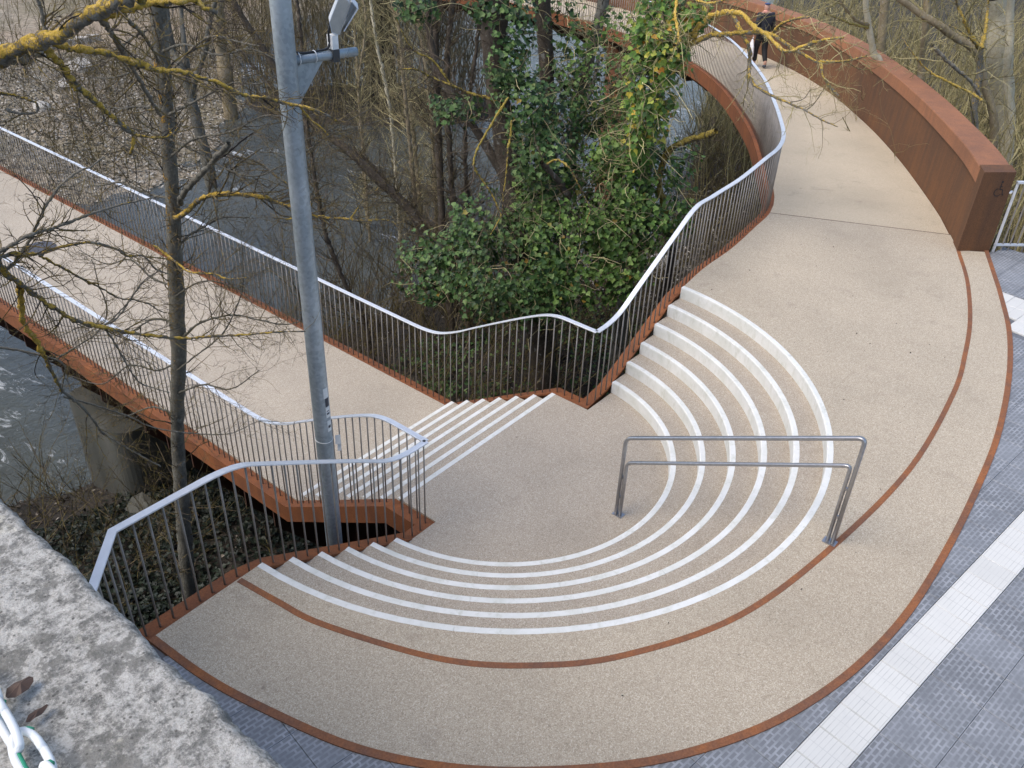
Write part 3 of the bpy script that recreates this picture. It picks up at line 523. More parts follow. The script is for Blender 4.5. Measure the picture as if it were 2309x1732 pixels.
  (0.028, 0.012, 0.9, 0.5, [(13.74, -1.17, 0.8), (13.58, -0.97, 0.92), (13.13, -0.62, 1.14), (12.85, -0.22, 1.35), (12.46, 0.09, 1.72), (12.34, 0.29, 1.96)]),
 ],
}
IVY = {
 'T1': [(5.02, 3.8, -1.43, 1.23, 0.85), (5.04, 3.45, -2.07, 0.93, 0.46), (4.95, 4.54, -0.91, 0.68, 0.58), (5.59, 3.73, 0.27, 0.68, 0.68), (5.31, 4.08, 1.21, 0.58, 0.58), (6.46, 4.23, 0.79, 0.62, 0.52), (5.26, 4.47, 1.83, 0.39, 0.49), (4.93, 5.21, 0.97, 0.55, 0.25), (4.69, 4.87, -1.67, 1.07, 0.58), (4.41, 5.56, -2.04, 0.59, 0.59), (4.17, 5.21, -2.22, 0.48, 0.29), (4.52, 3.8, -1.99, 0.73, 0.55), (5.16, 4.92, 2.79, 0.3, 0.4), (5.37, 4.49, 2.4, 0.44, 0.59), (4.93, 6.18, 2.49, 0.41, 0.23)],
 'T2': [(7.32, 4.75, 1.28, 0.6, 0.44), (7.54, 4.48, 0.69, 0.66, 0.55), (7.17, 4.95, 2.41, 0.55, 0.33), (6.62, 4.83, -0.08, 0.64, 0.64)],
 'T4': [(7.42, 3.81, 0.25, 0.64, 0.53), (6.27, 3.66, -0.5, 0.6, 0.6), (7.88, 4.04, 2.14, 0.44, 0.33), (7.48, 4.55, 1.87, 0.44, 0.33), (7.37, 3.89, 1.27, 0.75, 0.64), (7.72, 3.44, 0.7, 0.53, 0.53)],
 'T5': [(5.73, 3.22, -0.93, 1.05, 0.86), (6.38, 2.72, -0.35, 0.97, 0.97), (6.69, 2.31, 0.19, 0.77, 0.77), (6.37, 2.08, -0.69, 0.75, 0.66), (5.65, 2.68, -1.64, 0.93, 0.51), (6.77, 1.89, -0.4, 0.53, 0.53), (5.85, 2.26, -1.2, 0.74, 0.37), (6.63, 2.88, 0.39, 0.59, 0.4), (5.28, 2.5, -0.82, 0.54, 0.54), (5.77, 3.82, -0.4, 0.69, 0.59)],
 'T3': [(5.91, 2.02, 2.72, 0.41, 0.64), (5.92, 2.0, 2.04, 0.46, 0.73), (5.91, 2.01, 1.38, 0.39, 0.5), (6.15, 1.71, 2.93, 0.37, 0.37), (6.06, 2.14, 0.79, 0.26, 0.37), (5.84, 1.77, 2.43, 0.41, 0.45)],
}
# ================================================================ THE SETTING: terrain, river
NS = np.array([(-60, 16), (-40, 14), (-5, 11), (-1, 10.1), (3, 9.9), (8, 11.2), (10.5, 11), (13, 8.8), (16, 7.1), (18.5, 6.9), (22, 9.3), (27, 11.6), (31, 14), (38, 16), (60, 24), (110, 40)], float)
FS = np.array([(-60, 38), (-10, 25), (0, 24), (4, 23.8), (10.3, 22.8), (12, 24.2), (14, 27), (17, 29.5), (22, 36), (30, 42), (45, 46), (70, 54), (120, 62)], float)
def near_h(u, w):
    d = np.interp(u, NS[:, 0], NS[:, 1]) - w
    h = np.where(d > 0, -6.45 + 1.75 * (1 - np.exp(-np.maximum(d, 0) / 4.2)), -6.45 + .3 * d)
    return h + .10 * np.sin(1.7 * u + .6 * w) * np.sin(1.3 * w - .4 * u) + .05 * np.sin(4.1 * u + 2) * np.sin(3.7 * w)
def far_h(u, w):
    e = w - np.interp(u, FS[:, 0], FS[:, 1])
    h = np.where(e > 0, -6.45 + .11 * np.minimum(e, 9) + .05 * np.maximum(e - 9, 0), -6.45 + .25 * e)
    return h + .12 * np.sin(.9 * u + .3 * w) * np.sin(.8 * w) + .05 * np.sin(3.1 * u) * np.sin(2.7 * w + 1)
def sheet(name, us, ws, hf, mat, attrs=None):
    U, W = np.meshgrid(us, ws, indexing='ij'); Z = hf(U, W); V = np.stack([U, W, Z], -1).reshape(-1, 3)
    i = np.arange(len(us) * len(ws)).reshape(len(us), len(ws))
    F = np.stack([i[:-1, :-1], i[1:, :-1], i[1:, 1:], i[:-1, 1:]], -1).reshape(-1, 4)
    o = mesh_np(name, V, F, mat, None, True, {k: f(V[:, 0], V[:, 1]) for k, f in (attrs or {}).items()})
    return tag(o, kind='structure')
def islet_h(u, w):
    a = (u - 21.5) * .63 - (w - 25.5) * .77; b = (u - 21.5) * .77 + (w - 25.5) * .63
    r = np.sqrt((a / 6.2) ** 2 + (b / 3.4) ** 2 + .02 * np.sin(2.1 * u) * np.sin(1.7 * w))
    return -6.85 + .95 * np.clip(1.35 - r, 0, 1) ** .8
sheet('river_islet', np.arange(10, 34, .5), np.arange(15, 37, .5), islet_h, 'soil')
sheet('near_bank', np.concatenate([np.arange(-60, -8, 4.), np.arange(-8, 34, .4), np.arange(34, 112, 4.)]), np.concatenate([np.arange(-60, -6, 6.), np.arange(-6, 20, .4), np.arange(20, 48, 4.)]), near_h, 'soil')
def path_d(u, w):
    pts = np.array([(-30, 60), (2, 46.5), (14, 41.5), (22, 42), (30, 48), (60, 70)], float)
    return np.abs(w - np.interp(u, pts[:, 0], pts[:, 1]))
sheet('far_bank', np.concatenate([np.arange(-60, -6, 6.), np.arange(-6, 44, .5), np.arange(44, 200, 8.)]), np.concatenate([np.arange(18, 56, .5), np.arange(56, 260, 10.)]), far_h, 'far_gravel', {'sand': lambda u, w: np.clip(1.3 - path_d(u, w) / 3.2, 0, 1) + .5 * np.clip((w - np.interp(u, FS[:, 0], FS[:, 1]) - 20) / 10, 0, 1)})
tag(mesh_np('river', [(-150, -4, -6.4), (220, -4, -6.4), (220, 160, -6.4), (-150, 160, -6.4)], np.array([[0, 1, 2, 3]]), 'water'), kind='structure')
# ================================================================ plan curves (metres; origin = centre of the round steps)
RIM = smooth_path([(-4.552, -.27), (-4.50, -.86), (-4.40, -1.36), (-4.19, -2.10), (-3.90, -2.67), (-3.51, -3.18), (-2.93, -3.74), (-2.31, -4.14), (-1.74, -4.38), (-1.08, -4.55), (-.30, -4.645), (.667, -4.656), (1.67, -4.617), (2.83, -4.525), (4.13, -4.315), (5.35, -4.02), (6.43, -3.64), (7.10, -3.375), (7.96, -3.03)], 8)
INN = smooth_path([(-3.775, -.27), (-3.715, -.70), (-3.627, -1.165), (-3.27, -2.07), (-2.85, -2.65), (-2.295, -3.135), (-1.33, -3.625), (-.02, -3.885), (1.64, -4.03), (3.37, -3.935), (4.40, -3.77), (5.41, -3.545), (6.60, -3.17), (7.62, -2.745)], 8)
def zr(P):
    P = np.asarray(P, float); return -.02 * np.maximum(0, np.hypot(P[..., 0] - 7.3, P[..., 1] + 1.0) - .8)
IN_R = smooth_path([(3.59, -.25), (4.3, -.17), (5.2, -.14), (6.2, -.03), (6.9, .06), (7.6, .30), (8.5, .78), (9.5, 1.36), (11.0, 2.28), (12.5, 3.36), (14.0, 4.55), (15.4, 5.92), (16.55, 7.4), (17.45, 9.1), (18.2, 10.75), (18.85, 12.5), (19.3, 14.5), (19.55, 17), (19.5, 22), (19.2, 30), (18.8, 40)], 8)
OUT_R = smooth_path([(7.59, -2.74), (8.65, -2.22), (9.8, -1.55), (11.3, -.63), (12.8, .38), (14.1, 1.36), (15.4, 2.42), (16.7, 3.68), (17.7, 4.88), (18.6, 6.2), (19.6, 7.95), (20.5, 9.8), (21.3, 11.9), (21.9, 14.2), (22.25, 17), (22.3, 22), (22.0, 30), (21.6, 40)], 8)
RK = [3.5906 - .31 * k for k in range(6)]; NW = .066
A0 = lambda r: math.asin(.25 / r)                                    # the ring ends lie on the line w = -0.25
def ring(r, n=72, e=0.0):
    a = A0(r); th = np.linspace(math.pi + a, 2 * math.pi - a, n); return np.stack([r * np.cos(th), r * np.sin(th)], 1)
# ---------------------------------------------------------------- plaza with its paving tiles
pl = [(-4.70, -.35), (-6.33, -2.05), (-6.33, -14), (16, -14), (14.5, -10.1), (7.95, -3.10), (7.6, -2.75)]
plaza_pts = pl + [tuple(q) for q in RIM[::-1] * np.array([1.0, 1.0])][2:]
plaza = tag(poly('plaza', plaza_pts, -.030, 'bedding', None, .35), kind='structure')
def tile_mesh(name, sx, sy, mat, h=.022):
    b = .004; bm = MB(); x, y = sx / 2 - .0015, sy / 2 - .0015
    bm.add([(-x, -y, -h), (x, -y, -h), (x, y, -h), (-x, y, -h), (-x, -y, -b), (x, -y, -b), (x, y, -b), (-x, y, -b), (-x + b, -y + b, 0), (x - b, -y + b, 0), (x - b, y - b, 0), (-x + b, y - b, 0)],
           [(0, 1, 5, 4), (1, 2, 6, 5), (2, 3, 7, 6), (3, 0, 4, 7), (4, 5, 9, 8), (5, 6, 10, 9), (6, 7, 11, 10), (7, 4, 8, 11), (8, 9, 10, 11)])
    o = bm.build(name, mat); me = o.data; bpy.data.objects.remove(o); return me
e1 = np.array([math.cos(ROT), math.sin(ROT)]); e2 = np.array([-e1[1], e1[0]])
S0 = np.array([-2.4, -4.47]) - .161 * e2                              # axis of the guide strip
def inside_plaza(q, pad=.0):
    x, y = q
    P = np.array(plaza_pts); c = False; j = len(P) - 1
    for i in range(len(P)):
        if (P[i, 1] > y) != (P[j, 1] > y) and x < (P[j, 0] - P[i, 0]) * (y - P[i, 1]) / (P[j, 1] - P[i, 1]) + P[i, 0]: c = not c
        j = i
    return c
grey_me = tile_mesh('paving_tile', .40, .40, 'grey_tile'); white_me = tile_mesh('guide_tile', .301, .322, 'white_tile', .024)
def put(me, name, q, z, parent, rot=ROT):
    o = bpy.data.objects.new(name, me); o.location = (q[0], q[1], z); o.rotation_euler = (0, 0, rot); COL.objects.link(o); attach(o, parent); return o
_view = np.array([0.7875, .616])
def in_view(q):                                                      # plan test for what the frame can show of the plaza
    d = np.array(q) - CAM[:2]; f = d @ _view; s = d @ np.array([.616, -.7875])
    return f > 2.2 and abs(s) < .72 * f + 1.6
S2 = np.array([6.05, -3.80])                                         # broad white crossing by the rim
for i in range(-26, 46):
    for j in range(-26, 18):
        q = S0 + e1 * (.4 * (i + .5)) + e2 * (.4 * (j + .5) + .1635 if j >= 0 else .4 * (j + .5) - .1635)
        v = q - S2; a, b = v @ e1, v @ (-e2)
        if abs(a) < .55 and b > -.8: continue
        if in_view(q) and any(inside_plaza(q + e1 * sx + e2 * sy) for sx in (-.19, .19) for sy in (-.19, .19)) and not (q[0] > 7.4 and q[1] > -3.2) and (q[1] + 3.10) < -1.07 * (q[0] - 7.95) + .1 + (50 if q[0] < 7.9 else 0):
            cs_ = [q + e1 * sx + e2 * sy for sx in (-.19, .19) for sy in (-.19, .19)]
            if q[0] < -3 and not all(inside_plaza(c_) or (np.hypot(*c_) < 4.66 and c_[1] < -.27) for c_ in cs_): continue
            if np.hypot(*q) > 4.4 or q[0] > 1: put(grey_me, 'paving_tile', q, -.008, plaza)
for i in range(-14, 46):
    q = S0 + e1 * (.30 * i + .07)
    if abs(.30 * i + .07) < 14: put(white_me, 'guide_tile', q, -.006, plaza)
far_t = MB(); ft = .0015
for i in range(-30, 52):
    for j in range(-26, 18):
        q = S0 + e1 * (.4 * (i + .5)) + e2 * (.4 * (j + .5) + .1635 if j >= 0 else .4 * (j + .5) - .1635)
        v = q - S2; a, b = v @ e1, v @ (-e2)
        if abs(a) < .55 and -.8 < b < 4.2: continue
        cs_ = [q + e1 * sx + e2 * sy for sx in (-.198, .198) for sy in (-.198, .198)]
        if in_view(q) or not all(inside_plaza(c_) for c_ in cs_): continue
        far_t.add([(*cs_[k_], z_) for z_ in (-.030, -.008) for k_ in (0, 2, 3, 1)], [(4, 5, 6, 7), (0, 1, 5, 4), (1, 2, 6, 5), (2, 3, 7, 6), (3, 0, 4, 7)])
tag(far_t.build('outlying_tiles', 'grey_tile', plaza), kind='stuff')
for i in range(-2, 12):
    for j in range(3):
        q = S2 + e1 * (.345 * (j - 1)) - e2 * (.30 * i + .1)
        if inside_plaza(q): o = put(white_me, 'guide_tile', q, -.0065, plaza, ROT + math.pi / 2); o.scale = (1, 1.07, 1)
# ---------------------------------------------------------------- the deck of the upper level
JA = at_len(IN_R, np.interp(6.92, IN_R[:, 0], arclen(IN_R)) + np.zeros(1))[0]; JB = at_len(OUT_R, np.interp(8.16, OUT_R[:, 0], arclen(OUT_R)) + np.zeros(1))[0]
top = ring(RK[0] - .004)
deck_pts = [tuple(q) for q in top] + [tuple(q) for q in IN_R[1:]if q[0] < JA[0]] + [tuple(JA), tuple(JB)] + [(7.62, -2.74)] + [tuple(q) for q in RIM[::-1]][1:]
tag(poly('upper_deck', deck_pts, 0.0, 'gravel_warm', None, .16), kind='structure')
L1 = arclen(IN_R); s_in0 = float(np.interp(JA[0], IN_R[:, 0], L1)); s_out0 = float(np.interp(JB[0], OUT_R[:, 0], arclen(OUT_R)))
nR = 110; si = np.linspace(s_in0 + .012, L1[-1], nR); so_ = np.linspace(s_out0 + .004, arclen(OUT_R)[-1], nR)
Pi = at_len(IN_R, si); Po = []
So = arclen(OUT_R)
for q in Pi:                                                          # matching point across the ramp
    d = np.hypot(*(OUT_R - q).T); Po.append(OUT_R[int(d.argmin())])
Po = np.array(Po); Po[0] = JB
Po_s = np.maximum.accumulate(np.interp(np.arange(nR), np.arange(nR), [So[int(np.hypot(*(OUT_R - q).T).argmin())] for q in Po])); Po_s[0] = s_out0
Po_s = np.maximum(Po_s, s_out0 + .05 * np.arange(nR))
Po = at_len(OUT_R, np.maximum.accumulate(np.maximum(np.convolve(np.pad(Po_s, 4, 'edge'), np.ones(9) / 9, 'valid'), s_out0 + .06 * np.arange(nR)))); Po[0] = at_len(OUT_R, np.array([s_out0]))[0]
V = []; F = []
for i in range(nR):
    for t in np.linspace(0, 1, 5):
        q = Pi[i] * (1 - t) + Po[i] * t; V.append((q[0], q[1], zr(q) - .004))
for i in range(nR - 1):
    for j in range(4): F.append((i * 5 + j, (i + 1) * 5 + j, (i + 1) * 5 + j + 1, i * 5 + j + 1)[::-1])
n0 = len(V); V += [(a, b, c - .2) for a, b, c in V]; F += [tuple(i + n0 for i in f[::-1]) for f in F]
for i in range(nR - 1):
    F.append((i * 5, (i + 1) * 5, (i + 1) * 5 + n0, i * 5 + n0)); F.append((i * 5 + 4, i * 5 + 4 + n0, (i + 1) * 5 + 4 + n0, (i + 1) * 5 + 4))
ramp_road = tag(mesh_np('ramp_path', V, np.array(F), 'gravel_ramp'), kind='structure')
m = MB(); m.sweep([(JA[0], JA[1], .0), (JB[0], JB[1], .0)], [(-.007, -.02), (.007, -.02), (.007, .0015), (-.007, .0015)]); tag(m.build('expansion_joint', 'corten_dark'), 'thin dark straight joint across the deck where the ramp begins', 'joint')
# ---------------------------------------------------------------- flush steel bands
def band(name, path, w0, w1, label, mat='corten_band', z=.004):
    m = MB(); m.sweep(np.c_[path, np.full(len(path), z)], [(w0, -.09), (w1, -.09), (w1, 0), (w0, 0)][::-1]); o = m.build(name, mat)
    return tag(o, label, 'edging band')
band('rim_band', RIM, -.062, 0, 'long rusty steel band framing the beige deck against the grey paving')
band('inlaid_band', INN, -.027, .027, 'narrow rusty steel line inlaid in the beige deck outside the round steps')
# ================================================================ ROUND STEPS
stairs = thing('curved_staircase', (0, -2.5, -.5), 'half-round flight of six steps with white stone edges around the landing', 'stairs')
kerb_prof = lambda h: [(0, -h), (NW, -h), (NW, -.014), (NW - .004, -.005), (NW - .013, 0), (.002, 0), (0, -.002)]
JOINT = [.28, .59, .90, 1.21, 1.54, 1.86, 2.18, 2.50, 2.82]
for k, r in enumerate(RK):
    a = A0(r) ; lo, hi = math.pi + a, 2 * math.pi - a
    cuts = [lo] + [math.pi + x + .012 * ((k * 7) % 5 - 2) * .3 for x in JOINT if x % .62 < .32 or k % 2 == 0] + [hi]
    for c0, c1 in zip(cuts[:-1], cuts[1:]):
        g = .002 / r; n = max(4, int((c1 - c0) / .045)); th = np.linspace(c0 + g, c1 - g, n)
        P = np.stack([r * np.cos(th), r * np.sin(th), np.full(n, -k * R_ + .002 + rng.uniform(-.0012, .0012))], 1)
        m = MB(); m.sweep(P, kerb_prof(R_ + .01)); m.build('kerb_stone', 'stone', stairs)
    if k < 5:
        ro = r - NW + .004; ri = RK[k + 1] - .004; n = 80
        def arc(rr): aa = math.asin(.25 / rr); t = np.linspace(math.pi + aa, 2 * math.pi - aa, n); return np.stack([rr * np.cos(t), rr * np.sin(t)], 1)
        a1, a2 = arc(ro), arc(ri); z = -(k + 1) * R_
        Vv = np.vstack([np.c_[a1, np.full(n, z)], np.c_[a2, np.full(n, z)]]); i = np.arange(n - 1)
        Ff = np.stack([i, i + n, i + n + 1, i + 1], 1)
        V3 = np.vstack([Vv, Vv - [0, 0, .17]]); Fs = [Ff[:, ::-1], Ff + 2 * n, np.array([[0, n, 3 * n, 2 * n], [n - 1, 3 * n - 1, 4 * n - 1, 2 * n - 1]])]
        mesh_np('tread', V3, [np.vstack(Fs)], 'gravel_grey', stairs)
# ---------------------------------------------------------------- the landing
Z6 = -6 * R_; Z13 = -13 * R_
lr = ring(RK[5] - NW + .004, 60)
land = [tuple(q) for q in lr] + [(1.42, -.25), (1.42, .30), (-1.40, .30), (-1.40, -.25)]
tag(poly('landing', land, Z6, 'gravel_grey', None, .25), kind='structure')
# ---------------------------------------------------------------- straight steps down to the bridge
st2 = thing('straight_staircase', (0, 1.3, Z6), 'straight flight of steps with white nosings dropping from the landing to the bridge', 'stairs')
for k in range(7):
    w1 = .335 + .30 * k; z = Z6 - k * R_
    for u0, u1 in ((-1.40, -.02 + .3 * (k % 2)), (-.0176 + .3 * (k % 2), 1.42)):
        m = MB(); m.sweep([(u0, w1, z + .002), (u1, w1, z + .002)], [(0, -R_ - .01), (0, -.008), (-.006, 0), (-.064, 0), (-.066, -R_ - .01)][::-1]); m.build('nosing', 'stone', st2)
    if k < 6:
        m = MB(); m.box((-1.40, w1 + .002, z - R_ - .16), (1.42, w1 + .234, z - R_)); m.build('tread', 'gravel_grey', st2)
# ================================================================ BRIDGE over the river
bridge = thing('footbridge', (0, 14, Z13), 'straight beige footbridge with rusty steel edges crossing the river', 'bridge')
m = MB(); m.box((-1.40, 2.139, Z13 - .16), (1.45, 46, Z13)); m.build('deck', 'gravel', bridge)
LE = [(-1.47, -.21, Z6 - .02), (-1.47, .36, Z6 - .03), (-1.47, 2.25, Z13 - .02), (-1.47, 46, Z13 - .02)]
RE = [(1.52, -.21, Z6 - .02), (1.52, .36, Z6 - .03), (1.52, 2.25, Z13 - .02), (1.52, 46, Z13 - .02)]
m = MB(); m.sweep(LE, [(-.068, 0), (.10, 0), (.10, -.25), (.085, -.25), (.085, -.03), (-.068, -.03)][::-1]); m.build('edge_beam', 'corten_orange', bridge)
m = MB(); m.sweep(RE, [(.068, 0), (-.10, 0), (-.10, -.25), (-.085, -.25), (-.085, -.03), (.068, -.03)]); m.build('edge_beam', 'corten_orange', bridge)
for i in range(64):
    w = 2.6 + .62 * i; b = MB(); t = .012
    P = [(-1.54, -.26), (-1.54, -.58), (-.35, -2.05), (.40, -2.05), (1.59, -.58), (1.59, -.26)]
    V = [(u, w - t, Z13 + z) for u, z in P] + [(u, w + t, Z13 + z) for u, z in P]; n = len(P)
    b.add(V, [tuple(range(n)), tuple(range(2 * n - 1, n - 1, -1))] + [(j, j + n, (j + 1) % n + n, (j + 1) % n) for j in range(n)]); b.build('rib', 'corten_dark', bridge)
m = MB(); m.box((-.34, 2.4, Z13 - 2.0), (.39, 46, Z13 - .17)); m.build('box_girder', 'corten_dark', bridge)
# pier (rounded plan)
pier = thing('bridge_pier', (0, 8.85, -6.2), 'thick grey concrete pier under the straight footbridge at the water edge', 'pier')
pts = []
for cx, cy, a0 in ((.75, 9.55, 0), (-.75, 9.55, 90), (-.75, 8.15, 180), (.75, 8.15, 270)):
    for a in np.linspace(a0, a0 + 90, 7): pts.append((cx + .30 * math.cos(math.radians(a)), cy + .30 * math.sin(math.radians(a))))
V = []; F = []; n = len(pts)
for z in (-7.4, -6.2, -5.0, -4.15): V += [(x, y, z) for x, y in pts]
for l in range(3):
    for j in range(n): F.append((l * n + j, l * n + (j + 1) % n, (l + 1) * n + (j + 1) % n, (l + 1) * n + j))
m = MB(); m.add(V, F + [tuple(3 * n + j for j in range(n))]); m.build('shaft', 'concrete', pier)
m = MB(); m.box((-.55, 8.2, -4.15), (.55, 9.5, -4.05)); m.build('bearing', 'corten_dark', pier)
mc = MB(); th = np.linspace(0, 2 * math.pi, 28, endpoint=False)
mc.add([(.03 + .30 * math.cos(t), 11.78 + .30 * math.sin(t), Z13 + .005) for t in th] + [(.03 + .30 * math.cos(t), 11.78 + .30 * math.sin(t), Z13 - .02) for t in th], [tuple(range(28))] + [(j, (j + 1) % 28, (j + 1) % 28 + 28, j + 28)[::-1] for j in range(28)])
tag(mc.build('manhole_cover', 'iron_cover'), 'round dark grey cover set flush in the deck of the straight bridge', 'manhole cover')
# ================================================================ RAMP steelwork
rampT = thing('ramp_structure', (12, 3, -.4), 'rusty steel edge, ribs and brackets carrying the long curved ramp', 'ramp')
inner_full = np.vstack([[(1.47, -.21), (1.9, -.22)], [(r_, -.23) for r_ in (2.2, 2.6, 3.0, 3.4)], IN_R[2:] ])
def zin(q): # level of the walking surface along the inner edge
    u = q[0]
    if q[1] < -.1 and u < 3.62: return -np.clip((3.59 - u) / .31, 0, 6) * R_ if u > 1.75 else Z6
    return float(zr(np.array(q)))
inner3 = np.array([(a, b + .02, zin((a, b)) - .02) for a, b in inner_full])
m = MB(); m.sweep(inner3, [(-.02, 0), (.13, 0), (.13, -.33), (.115, -.33), (.115, -.03), (-.02, -.03)][::-1]); m.build('edge_beam', 'corten_orange', rampT)
for s in np.arange(s_in0 + 1, L1[-1], 1.1):
    q = at_len(IN_R, np.array([s]))[0]; q2 = at_len(IN_R, np.array([s + .05]))[0]; t = (q2 - q) / np.linalg.norm(q2 - q); nn = np.array([t[1], -t[0]])
    P = [(-.08, -.35), (.9, -1.0), (1.9, -1.0), (2.8, -.35), (2.8, -.22), (-.08, -.22)]; z0 = float(zr(q)); b = MB()
    V = [(*(q + nn * a - t * .012), z0 + z) for a, z in P] + [(*(q + nn * a + t * .012), z0 + z) for a, z in P]; n = 6
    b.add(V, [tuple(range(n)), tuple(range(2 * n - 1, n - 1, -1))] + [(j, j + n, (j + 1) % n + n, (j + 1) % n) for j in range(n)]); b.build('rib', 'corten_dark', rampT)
rp = thing('ramp_pier', (19.9, 11.6, -6.3), 'round rust brown column standing in the river under the far end of the curved ramp', 'pier')
th = np.linspace(0, 2 * math.pi, 20, endpoint=False); m = MB(); V = []
for z, r in ((-7.2, .46), (-1.5, .46), (-.95, .62)): V += [(19.55 + r * math.cos(t), 11.2 + r * math.sin(t), z) for t in th]
m.add(V, [(l * 20 + j, l * 20 + (j + 1) % 20, (l + 1) * 20 + (j + 1) % 20, (l + 1) * 20 + j) for l in range(2) for j in range(20)]); m.build('shaft', 'corten_band', rp)
# left stringer of the round steps
lst = thing('stringer', (-3, -.2, -.4), 'sloping rusty steel plate along the left ends of the round steps', 'stringer')
LS = [(-4.62, -.235), (-3.75, -.235), (-3.45, -.235), (-2.6, -.235), (-2.0, -.235), (-1.72, -.235), (-1.40, -.235)]
LS3 = [(u, w, (0 if u < -3.6 else (Z6 if u > -1.85 else -(3.59 + u) / .31 * R_)) - .02) for u, w in LS]
m = MB(); m.sweep(LS3, [(-.02, 0), (.13, 0), (.13, -.33), (.115, -.33), (.115, -.03), (-.02, -.03)][::-1]); m.build('plate', 'corten_orange', lst)
for i in range(6):
    u = -3.9 + .5 * i; b = MB(); zz = float(np.interp(u, [p[0] for p in LS3], [p[2] for p in LS3]))
    b.add([(u - .01, -.13, zz - .33), (u - .01, -1.4, zz - .33), (u - .01, -1.4, zz - 1.1), (u + .01, -.13, zz - .33), (u + .01, -1.4, zz - .33), (u + .01, -1.4, zz - 1.1)], [(0, 1, 2), (5, 4, 3), (0, 3, 4, 1), (1, 4, 5, 2), (2, 5, 3, 0)]); b.build('bracket', 'corten_dark', lst)
# abutment under the upper deck
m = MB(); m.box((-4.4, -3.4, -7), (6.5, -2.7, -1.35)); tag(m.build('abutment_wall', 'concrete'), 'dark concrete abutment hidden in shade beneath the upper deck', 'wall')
# ================================================================ CORTEN WALL along the ramp
wall = thing('corten_wall', (7.6, -2.8, 0), 'tall curved rusty steel wall along the outer side of the ramp', 'wall')
OW = at_len(OUT_R, np.linspace(0, arclen(OUT_R)[-1], 150)); OWz = np.c_[OW, zr(OW)]
body = [(-.002, -.30), (-.035, 1.02), (-.46, 1.02), (-.50, -.30)]
cap = [(.0, 1.022), (.0, 1.235), (-.010, 1.25), (-.46, 1.25), (-.475, 1.235), (-.475, 1.022)]
def wseg(name, s0, s1, prof, mat, n):
    P = at_len(OWz, np.linspace(s0, s1, n)); m = MB(); m.sweep(P, prof[::-1]); return m.build(name, mat, wall)
Ltot = arclen(OW)[-1]; cuts = [.25, 5.1, 10.3, 15.5, 20.7, 26, 32, 40, Ltot]
for i in range(len(cuts) - 1):
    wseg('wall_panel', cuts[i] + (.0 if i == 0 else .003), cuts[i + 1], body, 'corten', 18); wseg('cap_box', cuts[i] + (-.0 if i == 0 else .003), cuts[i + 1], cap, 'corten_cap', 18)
# end plate slightly proud of the wall end, with its symbol
d0 = (OW[1] - OW[0]) / np.linalg.norm(OW[1] - OW[0]); nrm = np.array([d0[1], -d0[0]])
eA, eB = np.array([7.578, -2.742]), np.array([7.955, -3.112]); ex = (eB - eA) / np.linalg.norm(eB - eA); en = np.array([-ex[1], ex[0]])
if en @ (CAM[:2] - eA) < 0: en = -en
m = MB(); Wd = np.linalg.norm(eB - eA)
m.add([(*(eA + ex * x + en * d), z) for d in (0,) for x, z in ()] + [(*(eA + ex * x + d0 * d), z) for d in (.34, 0) for x, z in ((-.004, -.02), (Wd, -.02), (Wd - .02, 1.2525), (.006, 1.2525))], [(0, 1, 2, 3)[::-1], (4, 5, 6, 7), (0, 4, 7, 3)[::-1], (1, 2, 6, 5)[::-1], (2, 3, 7, 6)[::-1]])
endp = m.build('end_plate', 'corten', wall)
sx, sz = .335, 1.02
def onface(x, z, d=.0035): q = eA + ex * x + en * d; return (q[0], q[1], z)
sym = MB()
def stroke(pts, w):
    for (x0, z0), (x1, z1) in zip(pts[:-1], pts[1:]):
        dx, dz = x1 - x0, z1 - z0; l = math.hypot(dx, dz); nx, nz = -dz / l * w / 2, dx / l * w / 2
        sym.add([onface(x0 + nx, z0 + nz), onface(x0 - nx, z0 - nz), onface(x1 - nx, z1 - nz), onface(x1 + nx, z1 + nz)], [(0, 1, 2, 3)])
al = np.radians(np.linspace(105, 335, 22)); stroke([(sx - .012 + .058 * math.cos(a), sz - .075 + .058 * math.sin(a)) for a in al], .013)
stroke([(sx + .004, sz + .058), (sx + .002, sz - .032), (sx + .048, sz - .032), (sx + .068, sz - .118), (sx + .088, sz - .112)], .014); stroke([(sx + .003, sz + .012), (sx + .042, sz + .012)], .011)
tt = np.linspace(0, 2 * math.pi, 14, endpoint=False); sym.add([onface(sx + .008 + .017 * math.cos(t), sz + .085 + .017 * math.sin(t)) for t in tt], [tuple(range(14))])
o = sym.build('wheelchair_symbol', 'black_paint', endp)
